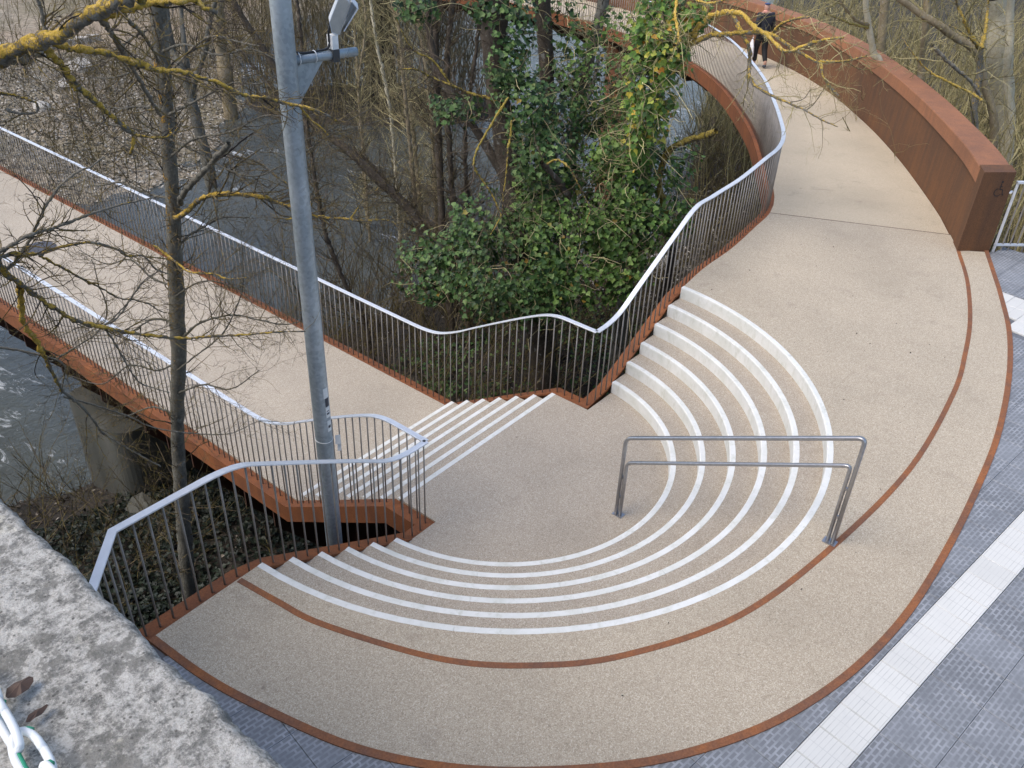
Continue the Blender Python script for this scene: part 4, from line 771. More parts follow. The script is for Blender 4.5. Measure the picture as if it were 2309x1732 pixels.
# ================================================================ RAILINGS (flat top bar, round bars, individually placed)
bal = MB(); bal.tube([(0, 0, 0), (0, 0, 1)], .0085, 6); _b = bal.build('baluster', 'baluster', None, True); BAL_ME = _b.data; bpy.data.objects.remove(_b)
def railing(label, path, foot, zoff=.0, spacing=.12, start=.04, limit=300, stop=None, loc=None, bar_end=None):
    """path: Nx3 of the top bar; foot(q)->z of the plate the bars stand on"""
    P = np.asarray(path, float); L = arclen(P)
    t = thing('railing', loc if loc is not None else tuple(P[0]), label, 'railing')
    m = MB(); m.sweep(P, [(-.033, -.013), (.033, -.013), (.033, -.002), (.031, 0), (-.031, 0), (-.033, -.002)]); m.build('top_bar', 'rail', t)
    ss = np.arange(start, L[-1] - .02, spacing); far = []
    for i, s in enumerate(ss):
        q = at_len(P, np.array([s]))[0]; z0 = foot(q); h = q[2] - .010 - z0
        if i < limit and (stop is None or s < stop):
            o = bpy.data.objects.new('baluster', BAL_ME); o.location = Vector((q[0], q[1], z0)) - t.location; o.scale = (1, 1, h); o.parent = t; COL.objects.link(o)
        else: far.append((q, z0, h))
    if far:
        Pp = np.array([[(q[0], q[1], z0), (q[0], q[1], z0 + h)] for q, z0, h in far]); V, F = tubes(Pp, np.full((len(far), 2), .0085), 4)
        tag(mesh_np('far_balusters', V, F, 'baluster', t), kind='stuff')
    return t
def rnd(P, n=5, it=3):
    P = np.asarray(P, float)
    for _ in range(it):
        a, b = P[:-1], P[1:]; Q = np.empty((2 * len(a), 3)); Q[0::2] = .75 * a + .25 * b; Q[1::2] = .25 * a + .75 * b
        P = np.vstack([P[:1], Q[1:-1], P[-1:]])
    return P
H = 1.105
# left railing: short leg by the parapet, along the deck edge, down the round steps to the landing corner
leg = [(-6.3, -2.02, H), (-4.622, -.205, H)]
seg = rnd([(-4.622, -.205, H), (-4.2, -.205, H), (-3.62, -.205, H), (-3.3, -.205, .93), (-2.35, -.205, .40), (-2.02, -.205, .19), (-1.75, -.205, Z6 + H), (-1.475, -.205, Z6 + H)])
lp = np.vstack([leg[:1], seg])
def foot_l(q):
    u = q[0]
    if u < -4.60: return -.45
    return float(np.interp(u, [p[0] for p in LS3], [p[2] for p in LS3]))
railing('grey steel railing with pale top bar along the left ends of the round steps', lp, foot_l, start=.10, loc=(-3.2, -.2, -.4))
seg = rnd([(-1.475, -.205, Z6 + H), (-1.475, .08, Z6 + H), (-1.475, .42, Z6 + H), (-1.475, .75, Z6 + H - .13), (-1.475, 1.75, Z6 + H - .70), (-1.475, 2.15, Z6 + H - .95), (-1.475, 2.6, Z13 + H), (-1.475, 3.3, Z13 + H)])
lp = np.vstack([seg, [(-1.475, w, Z13 + H) for w in np.arange(4, 46, 2.)]])
fl = lambda q: float(np.interp(q[1], [p[1] for p in LE], [p[2] for p in LE]))
railing('grey steel railing with white top bar along the near side of the straight bridge', lp, fl, stop=17.5, loc=(-1.47, 3, -2))
seg = rnd([(1.515, -.205, Z6 + H), (1.515, .08, Z6 + H), (1.515, .42, Z6 + H), (1.515, .75, Z6 + H - .13), (1.515, 1.75, Z6 + H - .70), (1.515, 2.15, Z6 + H - .95), (1.515, 2.6, Z13 + H), (1.515, 3.3, Z13 + H)])
rp_ = np.vstack([seg, [(1.515, w, Z13 + H) for w in np.arange(4, 46, 2.)]])
fr = lambda q: float(np.interp(q[1], [p[1] for p in RE], [p[2] for p in RE]))
railing('grey steel railing with white top bar on the river side of the straight bridge', rp_, fr, stop=24, loc=(1.5, 3, -2))
IR2 = np.array([q for q in inner3 if q[0] > 3.9]); off = .052
def offset_path(P, d):
    t = np.gradient(P[:, :2], axis=0); t /= np.linalg.norm(t, axis=1)[:, None]; Q = P.copy(); Q[:, 0] += -t[:, 1] * d; Q[:, 1] += t[:, 0] * d; return Q
IRo = offset_path(IR2, off)
seg = rnd([(1.52, -.205, Z6 + H), (1.75, -.205, Z6 + H), (2.02, -.205, .19), (2.35, -.205, .40), (3.25, -.195, .90), (3.62, -.17, 1.07), (3.85, -.16, H + .01)])
rp3 = rnd(np.vstack([seg, np.c_[IRo[4:, :2], IRo[4:, 2] + .02 + H]]), it=1)
railing('long curving grey railing with pale top bar up the right steps and along the ramp', rp3, lambda q: float(zin(q)) - .018, start=.12, loc=(4, -.1, -.3), stop=34.5)
# short railing beyond the wall end
er = thing('end_railing', (8.1, -3.2, 0), 'short pale steel railing continuing from the end of the rusty wall', 'railing')
g0 = np.array([8.03, -3.14]); gd = np.array([.68, -.733]); P = [(*(g0 + gd * s), 1.10) for s in (0, 4.5)]
m = MB(); m.sweep(P, [(-.03, -.03), (.03, -.03), (.03, 0), (-.03, 0)]); m.build('top_bar', 'rail', er)
m = MB(); m.sweep([(*(g0 + gd * s), .10) for s in (0, 4.5)], [(-.02, -.03), (.02, -.03), (.02, 0), (-.02, 0)]); m.build('bottom_bar', 'rail', er)
for s in np.arange(.02, 4.4, .115):
    q = g0 + gd * s; big = abs((s - .02) % 1.5) < .06; m = MB(); r = .018 if s < .05 else .010
    m.box((q[0] - r, q[1] - r, -.1), (q[0] + r, q[1] + r, 1.075)); m.build('post' if s < .05 else 'bar', 'rail' if s < .05 else 'baluster', er)
m = MB(); m.box((7.93, -3.10, .93), (8.03, -3.13, .95)); m.build('fixing_lug', 'rail', er)
# ================================================================ HANDRAIL on the round steps
hr = thing('stair_handrail', (.02, -2.7, -.5), 'free-standing brushed steel handrail with two rails crossing the round steps', 'handrail')
def bent(pts, r=.04, n=6):
    P = np.asarray(pts, float); out = [P[0]]
    for i in range(1, len(P) - 1):
        a = (P[i - 1] - P[i]) / np.linalg.norm(P[i - 1] - P[i]); b = (P[i + 1] - P[i]) / np.linalg.norm(P[i + 1] - P[i])
        p0, p1 = P[i] + a * r, P[i] + b * r
        for t in np.linspace(0, 1, n): out.append((1 - t) ** 2 * p0 + 2 * t * (1 - t) * P[i] + t * t * p1)
    out.append(P[-1]); return np.array(out)
def flat_sweep(path, hw, ht):
    """bar swept in the vertical plane u = const: half width hw across, half thickness ht"""
    P = np.asarray(path, float); T = np.gradient(P, axis=0); T /= np.linalg.norm(T, axis=1)[:, None]; A = np.array([1., 0, 0]); B = np.cross(T, A); V = []; n = len(P); c = .35
    prof = [(-hw, -ht * c), (-hw * .7, -ht), (hw * .7, -ht), (hw, -ht * c), (hw, ht * c), (hw * .7, ht), (-hw * .7, ht), (-hw, ht * c)]
    for i in range(n):
        for a, b in prof: V.append(P[i] + A * a + B[i] * b)
    F = [(i * 8 + j, i * 8 + (j + 1) % 8, (i + 1) * 8 + (j + 1) % 8, (i + 1) * 8 + j) for i in range(n - 1) for j in range(8)] + [tuple(range(7, -1, -1)), tuple((n - 1) * 8 + j for j in range(8))]
    m = MB(); m.add(V, F); return m
flat_sweep(bent([(.02, -3.862, .0), (.02, -3.862, 1.185), (.005, -1.632, .062), (.005, -1.632, Z6)], .075), .021, .017).build('upper_rail', 'steel', hr, True)
flat_sweep(bent([(.02, -3.815, .0), (.02, -3.815, .868), (.005, -1.682, -.235), (.005, -1.682, Z6)], .06), .018, .015).build('lower_rail', 'steel', hr, True)
for w, z in ((-3.84, .30), (-3.84, .62), (-1.657, Z6 + .25), (-1.657, Z6 + .52)):
    m = MB(); m.box((-.006 + .012, w - .012, z - .015), (.028, w + .012, z + .015)); m.build('spacer', 'steel', hr)
for w, z in ((-3.838, .0), (-1.657, Z6)):
    m = MB(); m.box((-.03, w - .06, z), (.06, w + .06, z + .006)); m.build('base_plate', 'steel', hr)
# ================================================================ LAMP POST
lamp = thing('lamp_post', (-2.3, .35, -5.0), 'tall galvanised steel post rising beside the landing with a floodlight on a short arm', 'lamp post')
th = np.linspace(0, 2 * math.pi, 28, endpoint=False); V = []; zs = [-5.2, -2, 0, 2, 4, 6, 7.5]
for z in zs:
    r = .088 - (.088 - .074) * (z + 5.2) / 12.7 + .0; V += [(-2.3 + r * math.cos(t), .35 + r * math.sin(t), z) for t in th]
m = MB(); m.add(V, [(l * 28 + j, l * 28 + (j + 1) % 28, (l + 1) * 28 + (j + 1) % 28, (l + 1) * 28 + j) for l in range(len(zs) - 1) for j in range(28)] + [tuple(6 * 28 + j for j in range(28))]); m.build('pole', 'galv', lamp, True)
AZ = 3.83; FK = .66; ad = np.array([.86, -.16, .0]); ad /= np.linalg.norm(ad); PB = np.array([-2.3, .35, AZ])
m = MB(); m.tube([PB + ad * .05, PB + ad * .60], .034, 14); arm = m.build('arm', 'galv', lamp, True)
m = MB(); an = np.array([-ad[1], ad[0], 0]) * .006
p0, p1, p2 = PB + ad * .08 + (0, 0, -.02), PB + ad * .31 + (0, 0, -.02), PB + ad * .085 + (0, 0, -.31)
m.add([p0 - an, p1 - an, p2 - an, p0 + an, p1 + an, p2 + an], [(0, 1, 2), (5, 4, 3), (0, 3, 4, 1), (1, 4, 5, 2), (2, 5, 3, 0)]); m.build('gusset', 'galv', lamp)
# floodlight: body with chamfered back, side panels, visor plate, clamp and cable
camr = np.array([.63519, -.77145, .0]); camr /= np.linalg.norm(camr)
ax = np.array([*(camr[:2] * .40), .915]); ax /= np.linalg.norm(ax)            # long axis, up and to the right
fn = np.array([*(camr[:2] * .80), -.46]) + .25 * np.array([.64, .5, 0]); fn -= ax * (fn @ ax); fn /= np.linalg.norm(fn); sd_ = np.cross(ax, fn)
FC = PB + ad * .47 + np.array([0, 0, .285])
fl_ = thing('floodlight', tuple(FC), 'grey box floodlight with a tilted visor clamped on the arm of the post', 'floodlight')
def fl_pt(a, f, s): return FC + (ax * a + fn * f + sd_ * s) * FK
prof = [(-.20, .055), (-.13, .055 + .0), (.19, .055), (.215, .03), (.215, -.045), (.18, -.075), (-.10, -.085), (-.20, -.02)]
def prism(m, prof, s0, s1):
    n = len(prof); V = [fl_pt(a, f, s0) for a, f in prof] + [fl_pt(a, f, s1) for a, f in prof]
    m.add(V, [tuple(range(n))[::-1], tuple(range(n, 2 * n))] + [(j, (j + 1) % n, (j + 1) % n + n, j + n) for j in range(n)])
m = MB(); prism(m, prof, -.105, .105); m.build('casing', 'lamp_casing', fl_)
for s in (-1, 1):
    m = MB(); prism(m, [(a * .93, f * .93) for a, f in prof], s * .107 - .003, s * .107 + .003); m.build('side_panel', 'lamp_side', fl_)
m = MB(); prism(m, [(-.185, .056), (.20, .056), (.20, .070), (-.185, .070)], -.11, .11); m.build('glass_frame', 'lamp_side', fl_)
m = MB(); prism(m, [(-.16, .071), (.18, .071), (.18, .074), (-.16, .074)], -.09, .09); m.build('glass', 'lamp_dark', fl_)
m = MB(); prism(m, [(.205, .07), (.215, .07), (.17, .165), (-.13, .105), (-.13, .095), (.163, .152)], -.115, .115); m.build('visor', 'lamp_casing', fl_)
m = MB(); m.obox(fl_pt(.215, -.01, 0), sd_, fn, ax, (.033, .013, .004)); m.build('cap_plate', 'white_plastic', fl_)
cl = PB + ad * .40
m = MB(); m.obox(cl + (0, 0, .085), ad, an / .006, (0, 0, 1), (.026, .04, .06)); m.build('bracket', 'white_plastic', fl_)
m = MB(); m.obox(cl + (0, 0, -.0), ad, an / .006, (0, 0, 1), (.028, .045, .046)); m.build('clamp', 'lamp_dark', fl_)
m = MB(); m.tube(smooth_path([PB + ad * .02 + (0, 0, .085), PB + ad * .12 + (0, 0, .045), PB + ad * .25 + (0, 0, .043), PB + ad * .36 + (0, 0, .06), PB + ad * .37 + (0, 0, .17), PB + ad * .40 + (0, 0, .24)], 5), .009, 6); m.build('cable', 'black_cable', lamp, True)
for s in (.10, .235):
    m = MB(); q = PB + ad * s; n2 = np.array([-ad[1], ad[0], 0]); t = np.linspace(0, 2 * math.pi, 15)
    m.tube(np.array([q + .041 * (n2 * math.cos(a) + np.array([0, 0, 1.1]) * math.sin(a)) + (0, 0, .005) for a in t]), .0045, 5); m.build('cable_tie', 'white_plastic', lamp)
def sticker(z0, z1, a0, a1, mat, name='sticker', par=None, r=.0838):
    m = MB(); t = np.radians(np.linspace(a0, a1, 5)); V = [(-2.3 + r * math.cos(a), .35 + r * math.sin(a), z) for z in (z0, z1) for a in t]
    m.add(V, [(j, j + 1, j + 6, j + 5) for j in range(4)]); return m.build(name, mat, par or lamp)
s1 = sticker(.84, .95, -104, -66, 'paper'); s2 = sticker(.62, .74, -98, -62, 'paper'); s3 = sticker(.46, .585, -96, -62, 'paper')
for a, (z0, z1) in (((-92, -68), (.655, .675)), ((-92, -70), (.69, .70)), ((-90, -68), (.50, .53))): sticker(z0, z1, *a, 'dark_print', 'printed_line', s2 if z0 > .6 else s3, .0846)
sticker(.745, .84, -96, -66, 'dark_print')
pp = MB(); t = np.radians(-62); b0 = np.array([-2.3 + .088 * math.cos(t), .35 + .088 * math.sin(t), 0])
for dz, w_, k in ((.335, .026, .008), (.25, .018, .018)): pp.obox(b0 + np.array([.03 + k, -.03, dz]), (.64, -.77, .2), (.3, .3, 1), (.6, .5, -.3), (w_, .045, .0015))
pp.build('torn_paper', 'paper', lamp)
m = MB(); m.tube(np.array([(-2.3 + .0835 * math.cos(a), .35 + .0835 * math.sin(a), .345 + .01 * math.sin(a)) for a in np.linspace(0, 2 * math.pi, 25)]), .003, 5); m.build('string', 'white_plastic', lamp)
# ================================================================ STONE PARAPET in the foreground
par = thing('stone_parapet', (-6.6, -4, 0), 'weathered stone parapet spotted with grey lichen at the near left corner', 'parapet')
nu, nw_ = 26, 490; wv = np.concatenate([np.linspace(-6.6, -5.0, 40), np.linspace(-4.99, -4.15, 300), np.linspace(-4.13, 3.0, 150)]); V = []; F = []
def wob(w, s): return .0016 * math.sin(7.3 * w + s) + .0012 * math.sin(19.7 * w + 2.1 * s) + .0012 * math.sin(47 * w + s * 3) + .0008 * math.sin(101 * w)
rr = np.random.default_rng(3)
gx = np.concatenate([np.linspace(0, .12, 34), np.linspace(.124, .30, 36), np.linspace(.31, .60, 12)])
def hsh(i, j, s): return (math.sin(i * 127.1 + j * 311.7 + s * 74.7) * 43758.5453) % 1.0
def vnoise(x, y, s):
    i, j = math.floor(x), math.floor(y); fx, fy = x - i, y - j; fx = fx * fx * (3 - 2 * fx); fy = fy * fy * (3 - 2 * fy)
    return (hsh(i, j, s) * (1 - fx) + hsh(i + 1, j, s) * fx) * (1 - fy) + (hsh(i, j + 1, s) * (1 - fx) + hsh(i + 1, j + 1, s) * fx) * fy - .5
for w in wv:
    e = -6.262 + wob(w, 1) + .0022 * vnoise(w * 60, 3, 1) + .0022 * vnoise(w * 170, 3, 4)
    ch = .008 + .004 * vnoise(w * 38, 9, 2)
    pr = [(e + .002, 4.66), (e, 4.77), (e - .002, 4.832 + .003 * vnoise(w * 70, 1, 3)), (e - ch * .5, 4.842 + .004 * vnoise(w * 90, 2, 3))]
    for x in gx:
        u = e - ch * 1.4 - x; pr.append((u, w, 4.850 + .0010 * vnoise(w * 55, u * 55, 5) + .0012 * vnoise(w * 190, u * 190, 6) + .0015 * vnoise(w * 14, u * 14, 7)))
    pr += [(-6.88, 4.66), (-6.70, 4.65)]
    V += [(p[0], w, p[-1]) for p in pr]
k = len(pr)
for i in range(nw_ - 1):
    for j in range(k): F.append((i * k + j, i * k + (j + 1) % k, (i + 1) * k + (j + 1) % k, (i + 1) * k + j)[::-1])
mesh_np('coping', V, np.array(F), 'lichen_stone', par, True)
m = MB(); m.box((-6.84, -6.6, -7), (-6.31, 3.0, 4.655)); m.build('wall_body', 'lichen_stone', par)
def leaf_blob(name, c, a, b, rot, mat, label, curl=.006):
    m = MB(); n = 12; V = [(0, 0, curl)]; r2 = np.random.default_rng(8)
    for t in np.linspace(0, 2 * math.pi, n, endpoint=False):
        k_ = 1 + r2.normal(0, .08); V.append((a * math.cos(t) * k_, b * math.sin(t) * k_ * (1 - .25 * math.cos(t)), curl * .3 + r2.normal(0, .0016)))
    cr, sr = math.cos(rot), math.sin(rot); V = [(c[0] + x * cr - y * sr, c[1] + x * sr + y * cr, c[2] + z) for x, y, z in V]
    m.add(V, [(0, 1 + j, 1 + (j + 1) % n) for j in range(n)]); return tag(m.build(name, mat), label, 'dry leaf')
leaf_blob('dry_leaf', (-6.368, -4.587, 4.858), .0135, .0075, .35, 'dead_leaf', 'broad curled brown leaf lying flat on the lichen-spotted parapet')
leaf_blob('dry_leaf', (-6.371, -4.6205, 4.857), .0115, .0035, .25, 'dead_leaf', 'narrow shrivelled leaf on the parapet beside the white chain', .004)
ch = thing('chain', (-6.392, -4.66, 4.86), 'white and green plastic-coated chain lying along the stone parapet', 'chain')
def link(c, tilt, L=.031, Wd=.0098, r=.0058):
    pts = []
    for t in np.linspace(0, 2 * math.pi, 25):
        x = Wd * math.cos(t); y = L * np.sign(math.sin(t)) * abs(math.sin(t)) ** .75
        pts.append((c[0] + x * math.cos(tilt) + .012 * (y / L) * .25, c[1] + y, c[2] + x * math.sin(tilt)))
    return np.array(pts)
for i in range(9):
    c = (-6.3935 - .0012 * i, -4.575 - .0455 * i, 4.868 if i % 2 == 0 else 4.871); P = link(c, .25 if i % 2 == 0 else 1.25)
    m = MB(); m.tube(P, .0034, 8); lk = m.build('link', 'coil_white' if i else 'coil_white', ch, True)
    if i in (0, 2, 3): m = MB(); m.tube(P[3:22] + np.array([.0030, -.001, .0006]), .0022, 7); m.build('green_sleeve', 'coil_green', lk, True)
# ================================================================ TREES
def twigs_from(S, D, Lg, r0, n=6, up=.15, wig=.22, gen=None):
    """grow one generation of curved twigs; S, D (N,3), Lg (N,), r0 (N,)"""
    g = gen or rng; N = len(S); P = np.empty((N, n, 3)); P[:, 0] = S; d = D / (np.linalg.norm(D, axis=1, keepdims=True) + 1e-9)
    for i in range(1, n):
        d = d + g.normal(0, wig, (N, 3)); d[:, 2] += up; d /= np.linalg.norm(d, axis=1, keepdims=True)
        P[:, i] = P[:, i - 1] + d * (Lg / (n - 1))[:, None]
    R = r0[:, None] * np.linspace(1, .35, n)[None]
    return P, R
def spawn(P, R, per, lf, rf, ang=.9, up=.1, gen=None, tmin=.15):
    g = gen or rng; N, n, _ = P.shape; k = np.repeat(np.arange(N), per); M_ = len(k); t = g.uniform(tmin, 1, M_) * (n - 1); i = np.minimum(t.astype(int), n - 2); f = (t - i)[:, None]
    S = P[k, i] * (1 - f) + P[k, i + 1] * f; T = P[k, i + 1] - P[k, i]; T /= np.linalg.norm(T, axis=1, keepdims=True) + 1e-9
    v = g.normal(0, 1, (M_, 3)); v -= T * (v * T).sum(1, keepdims=True); v /= np.linalg.norm(v, axis=1, keepdims=True) + 1e-9
    D = T * math.cos(ang) + v * math.sin(ang); D[:, 2] += up
    Ln = np.linalg.norm(P[:, -1] - P[:, 0], axis=1)[k] * lf * g.uniform(.4, 1.1, M_)
    return S, D, Ln, np.maximum(R[k, i] * rf, .0013)
def limb_mesh(limbs, k=9):
    """limbs: list of (r0, r1, lichen, pts) -> verts, faces, lichen attribute"""
    VV = []; FF = []; AA = []; base = 0
    for r0, r1, li, pts in limbs:
        P = smooth_path(np.array(pts, float), 5); n = len(P); s = arc3(P); R = r0 + (r1 - r0) * s
        m_ = max(n, int(np.linalg.norm(np.diff(P, axis=0), axis=1).sum() / max(.022, r0 * 1.1))); ss_ = np.linspace(0, 1, m_)
        P = np.stack([np.interp(ss_, s, P[:, i]) for i in range(3)], 1); R = np.interp(ss_, s, R); s = ss_; n = m_; ru = (.10 + .14 * li) * (1 if r0 < .03 else .5)
        R = R * (1 + .07 * np.sin(s * 40 * max(.3, min(1, .05 / r0)) + r0 * 1000)) * (1 + rng.normal(0, ru if r0 < .08 else .03, n)); P = P + rng.normal(0, 1, P.shape) * (R * (.22 if r0 < .08 else .05))[:, None]
        kk = k if r0 > .03 else 7 if r0 > .012 else 5
        V, F = tubes(P[None], R[None], kk)
        VV.append(V); FF.append(F + base); base += len(V); AA.append(np.full(len(V), li) * (1 - .35 * np.repeat(s, kk)) if li > 0 else np.zeros(len(V)))
    return np.vstack(VV), [np.vstack(FF)], np.concatenate(AA)
def arc3(P): L = np.concatenate([[0], np.cumsum(np.linalg.norm(np.diff(P, axis=0), axis=1))]); return L / L[-1]
def twigs_for(limbs, dens, lmin, lmax, r_cap=.006, sub=(3, 2), up=.05, gen=None):
    S = []; D = []; Lg = []; R = []; g = gen or rng
    for r0, r1, li, tw, pts in limbs:
        if tw <= 0: continue
        P = smooth_path(np.array(pts, float), 6); L = float(np.linalg.norm(np.diff(P, axis=0), axis=1).sum()); N = int(max(2, L * dens * tw))
        s = arc3(P); ts = g.uniform(.12, 1, N) ** .8
        q = np.stack([np.interp(ts, s, P[:, i]) for i in range(3)], 1); q2 = np.stack([np.interp(np.minimum(1, ts + .02), s, P[:, i]) - np.interp(ts - .02, s, P[:, i]) for i in range(3)], 1)
        q2 /= np.linalg.norm(q2, axis=1, keepdims=True) + 1e-9; v = g.normal(0, 1, (N, 3)); v -= q2 * (v * q2).sum(1, keepdims=True); v /= np.linalg.norm(v, axis=1, keepdims=True)
        a = g.uniform(.6, 1.15, (N, 1)); S.append(q); D.append(q2 * np.cos(a) + v * np.sin(a)); Lg.append(g.uniform(lmin, lmax, N) * (1 - .35 * ts)); R.append(np.minimum(r_cap, (r0 + (r1 - r0) * ts) * .5) * g.uniform(.6, 1, N))
    S, D, Lg, R = np.vstack(S), np.vstack(D), np.concatenate(Lg), np.concatenate(R)
    P1, R1 = twigs_from(S, D, Lg, R, 7, up * .4, .20, g); out = [(P1, R1)]
    if sub[0]:
        a = spawn(P1, R1, sub[0], .5, .6, .8, up, g); P2, R2 = twigs_from(*a, 5, up * .3, .22, g); out.append((P2, R2))
        if sub[1]:
            a = spawn(P2, R2, sub[1], .5, .65, .75, up, g); out.append(twigs_from(*a, 4, up * .3, .2, g))
    return out
def twig_obj(name, sets, mat, parent, k=(4, 3, 3), li=0.0, kind='stuff'):
    VV = []; FF = []; b = 0
    for (P, R), kk in zip(sets, k):
        V, F = tubes(P, R, kk); VV.append(V); FF.append(F + b); b += len(V)
    V = np.vstack(VV); o = mesh_np(name, V, [np.vstack(FF)], mat, parent, False, {'lichen': np.full(len(V), li)})
    return tag(o, kind=kind)
def ground_at(u, w): return float(near_h(np.array(u), np.array(w)))
def tree(key, name, label, bark, dens, lmin, lmax, twm, group=None, sub=(3, 2), rcap=.006, up=.05, li=.25, cat='tree', ntrunk=1, black=(), far=False, k=9):
    L = BR[key]; p0 = np.array(L[0][4][0]); gz = ground_at(p0[0], p0[1]) if not far else float(far_h(np.array(p0[0]), np.array(p0[1])))
    d = np.array(L[0][4][0]) - np.array(L[0][4][1]); ext = []
    if p0[2] > gz:                                                   # carry the trunk on down to the ground
        dz = max(.3, abs(d[2])); base = p0 + d * min(1.0, .25 * (p0[2] - gz) / dz) ; base[2] = gz - .15; ext = [tuple(base)]
        L = [(L[0][0] * 1.12, L[0][1], L[0][2], L[0][3], ext + list(L[0][4]))] + L[1:]
    if key not in ('T5', 'B1', 'W6', 'T3'):                           # the trunk goes on above the frame, tapering
        p = [np.array(x) for x in L[0][4]]; dd = p[-1] - p[-3]; dd /= np.linalg.norm(dd); dd = dd * .8 + np.array([0, 0, .35]); hgt = 2.8 if key in ('L', 'A') else 3.5
        gx_ = np.random.default_rng(len(key) * 31 + ord(key[-1])); tp = [p[-1]]
        for q_ in range(5): tp.append(tp[-1] + dd * hgt / 5 + gx_.normal(0, .05, 3))
        L = L[:1] + [(L[0][1], L[0][1] * .45, L[0][2] * .7, .8, [tuple(x) for x in tp])] + L[1:]; ntrunk = 2; black = tuple(b + 1 for b in black)
    t = thing(name, tuple(L[0][4][0]), label, cat, group)
    V, F, A = limb_mesh([(a, b, c, p) for a, b, c, tw, p in L[:ntrunk]], k + 3); mesh_np('trunk', V, F, bark, t, True, {'lichen': A * np.clip((V[:, 2] + 2.5) / 5.0, .12, 1.0)})
    blk = [L[i] for i in black]; rest = [x for i, x in enumerate(L) if i >= ntrunk and i not in black]
    for a, b, c, tw, p in rest:
        V, F, A = limb_mesh([(a, b, c, p)], k); mesh_np('branch', V, F, bark if bark != 'bark_grey' or c < .3 else 'bark_lichen', t, True, {'lichen': A})
    for a, b, c, tw, p in blk:
        V, F, A = limb_mesh([(a, b, c, p)], k); o = mesh_np('branch', V, F, 'bark_black', t, True, {'lichen': A}); o['label'] = 'blackened dead branch stub'
    if dens: twig_obj('twigs', twigs_for(L, dens, lmin, lmax, rcap, sub, up), twm, t, li=li)
    return t
tree('L', 'tree', 'bare tree whose yellow lichen-crusted limbs reach in from the left edge', 'bark_lichen', 16.0, .15, .65, 'twig_dark', sub=(4, 3), rcap=.0078, li=.3)
tree('A', 'tree', 'slim grey-barked bare tree standing in front of the straight bridge', 'bark_grey', 21, .2, .95, 'twig_dark', sub=(4, 3), rcap=.0095, black=(7,))
GS = 'slender bare trunks by the river'
tree('B1', 'tree', 'forked grey tree on the gravel shore across the river', 'bark_grey', 5, .5, 1.6, 'twig_far', far=True, ntrunk=1, rcap=.016, sub=(4, 2), li=.1)
tree('B2', 'tree', 'thick tan trunk behind the gravel shore across the river', 'bark_tan', 4, .6, 1.8, 'twig_far', far=True, rcap=.02, sub=(4, 2), li=.1)
SL = ['pale olive sapling just right of the floodlight', 'leaning sapling nearest the river in the thicket', 'thin tan stem beside the floodlight visor', 'short thin stem deep in the tan thicket', 'dark brown ivy-footed trunk left of the big ivy tree', 'brown trunk directly left of the big ivy tree', 'mossy brown trunk leaning far over the water', 'thin dark trunk leaning parallel to the mossy one', 'upright dark stem right of the lamp post', 'thin stem at the top by the floodlight', 'thin straight stem against the ivy tree', 'thin stem over the water behind the floodlight arm']
SM = ['bark_tan', 'bark_tan', 'bark_pale', 'bark_tan', 'bark_brown', 'bark_brown', 'bark_brown', 'bark_brown', 'bark_brown', 'bark_tan', 'bark_brown', 'bark_tan']
for i in range(12): tree('S%d' % i, 'sapling', SL[i], SM[i], 18, .3, 1.6, 'twig_brown' if SM[i] == 'bark_brown' else 'twig_brush', GS, (4, 3), .012, .12, .15, 'sapling', k=6)
WL = ['whitish trunk rising just behind the rusty wall', 'broad olive-tan trunk behind the rusty wall', 'green mossy trunk between the olive one and the forked one', 'grey-olive trunk leaning diagonally across the thicket', 'thickest pale trunk at the right edge behind the wall', 'pinkish pale trunk right of the thickest one', 'yellow-green forked trunk before the pale trunks', '', 'broken bare branch with a raw pinkish end', 'thin lichen-green branch slanting low behind the wall']
WM = ['bark_pale', 'bark_tan', 'bark_tan', 'bark_tan', 'bark_pale', 'bark_pale', 'bark_lichen', '', 'bark_pale', 'bark_lichen']
for i in range(7):
    if 'W%d' % i in BR: tree('W%d' % i, 'tree', WL[i], WM[i], 6 if i not in (8, 9) else 3, .5, 1.9, 'twig_brush', 'trees in the thicket behind the wall', (5, 3), .013, .12, .35, 'tree', k=7)
IVT = {'T1': ('big old tree smothered in dark ivy at the middle of the river', 'bark_brown', 'ivy_dark'), 'T2': ('brown trunk with climbing ivy just right of the big ivy tree', 'bark_brown', 'ivy_dark'), 'T4': ('leaning rough trunk with sparse ivy before the far ramp', 'bark_grey', 'ivy_mid'),
       'T5': ('low ivy-covered stump with a wide leafy crown beside the railing bend', 'bark_brown', 'ivy_mid'), 'T3': ('trunk draped in yellowing ivy with lichen limbs over the ramp', 'bark_lichen', 'ivy_yellow')}
IVY_LEAF = np.array([(0, -.5, 0), (.42, -.42, .05), (.52, -.02, .09), (.22, .16, .03), (0, .62, -.02), (-.22, .16, .03), (-.52, -.02, .09), (-.42, -.42, .05), (0, -.08, -.04)])
IVY_F = np.array([(8, 0, 1), (8, 1, 2), (8, 2, 3), (8, 3, 4), (8, 4, 5), (8, 5, 6), (8, 6, 7), (8, 7, 0)])
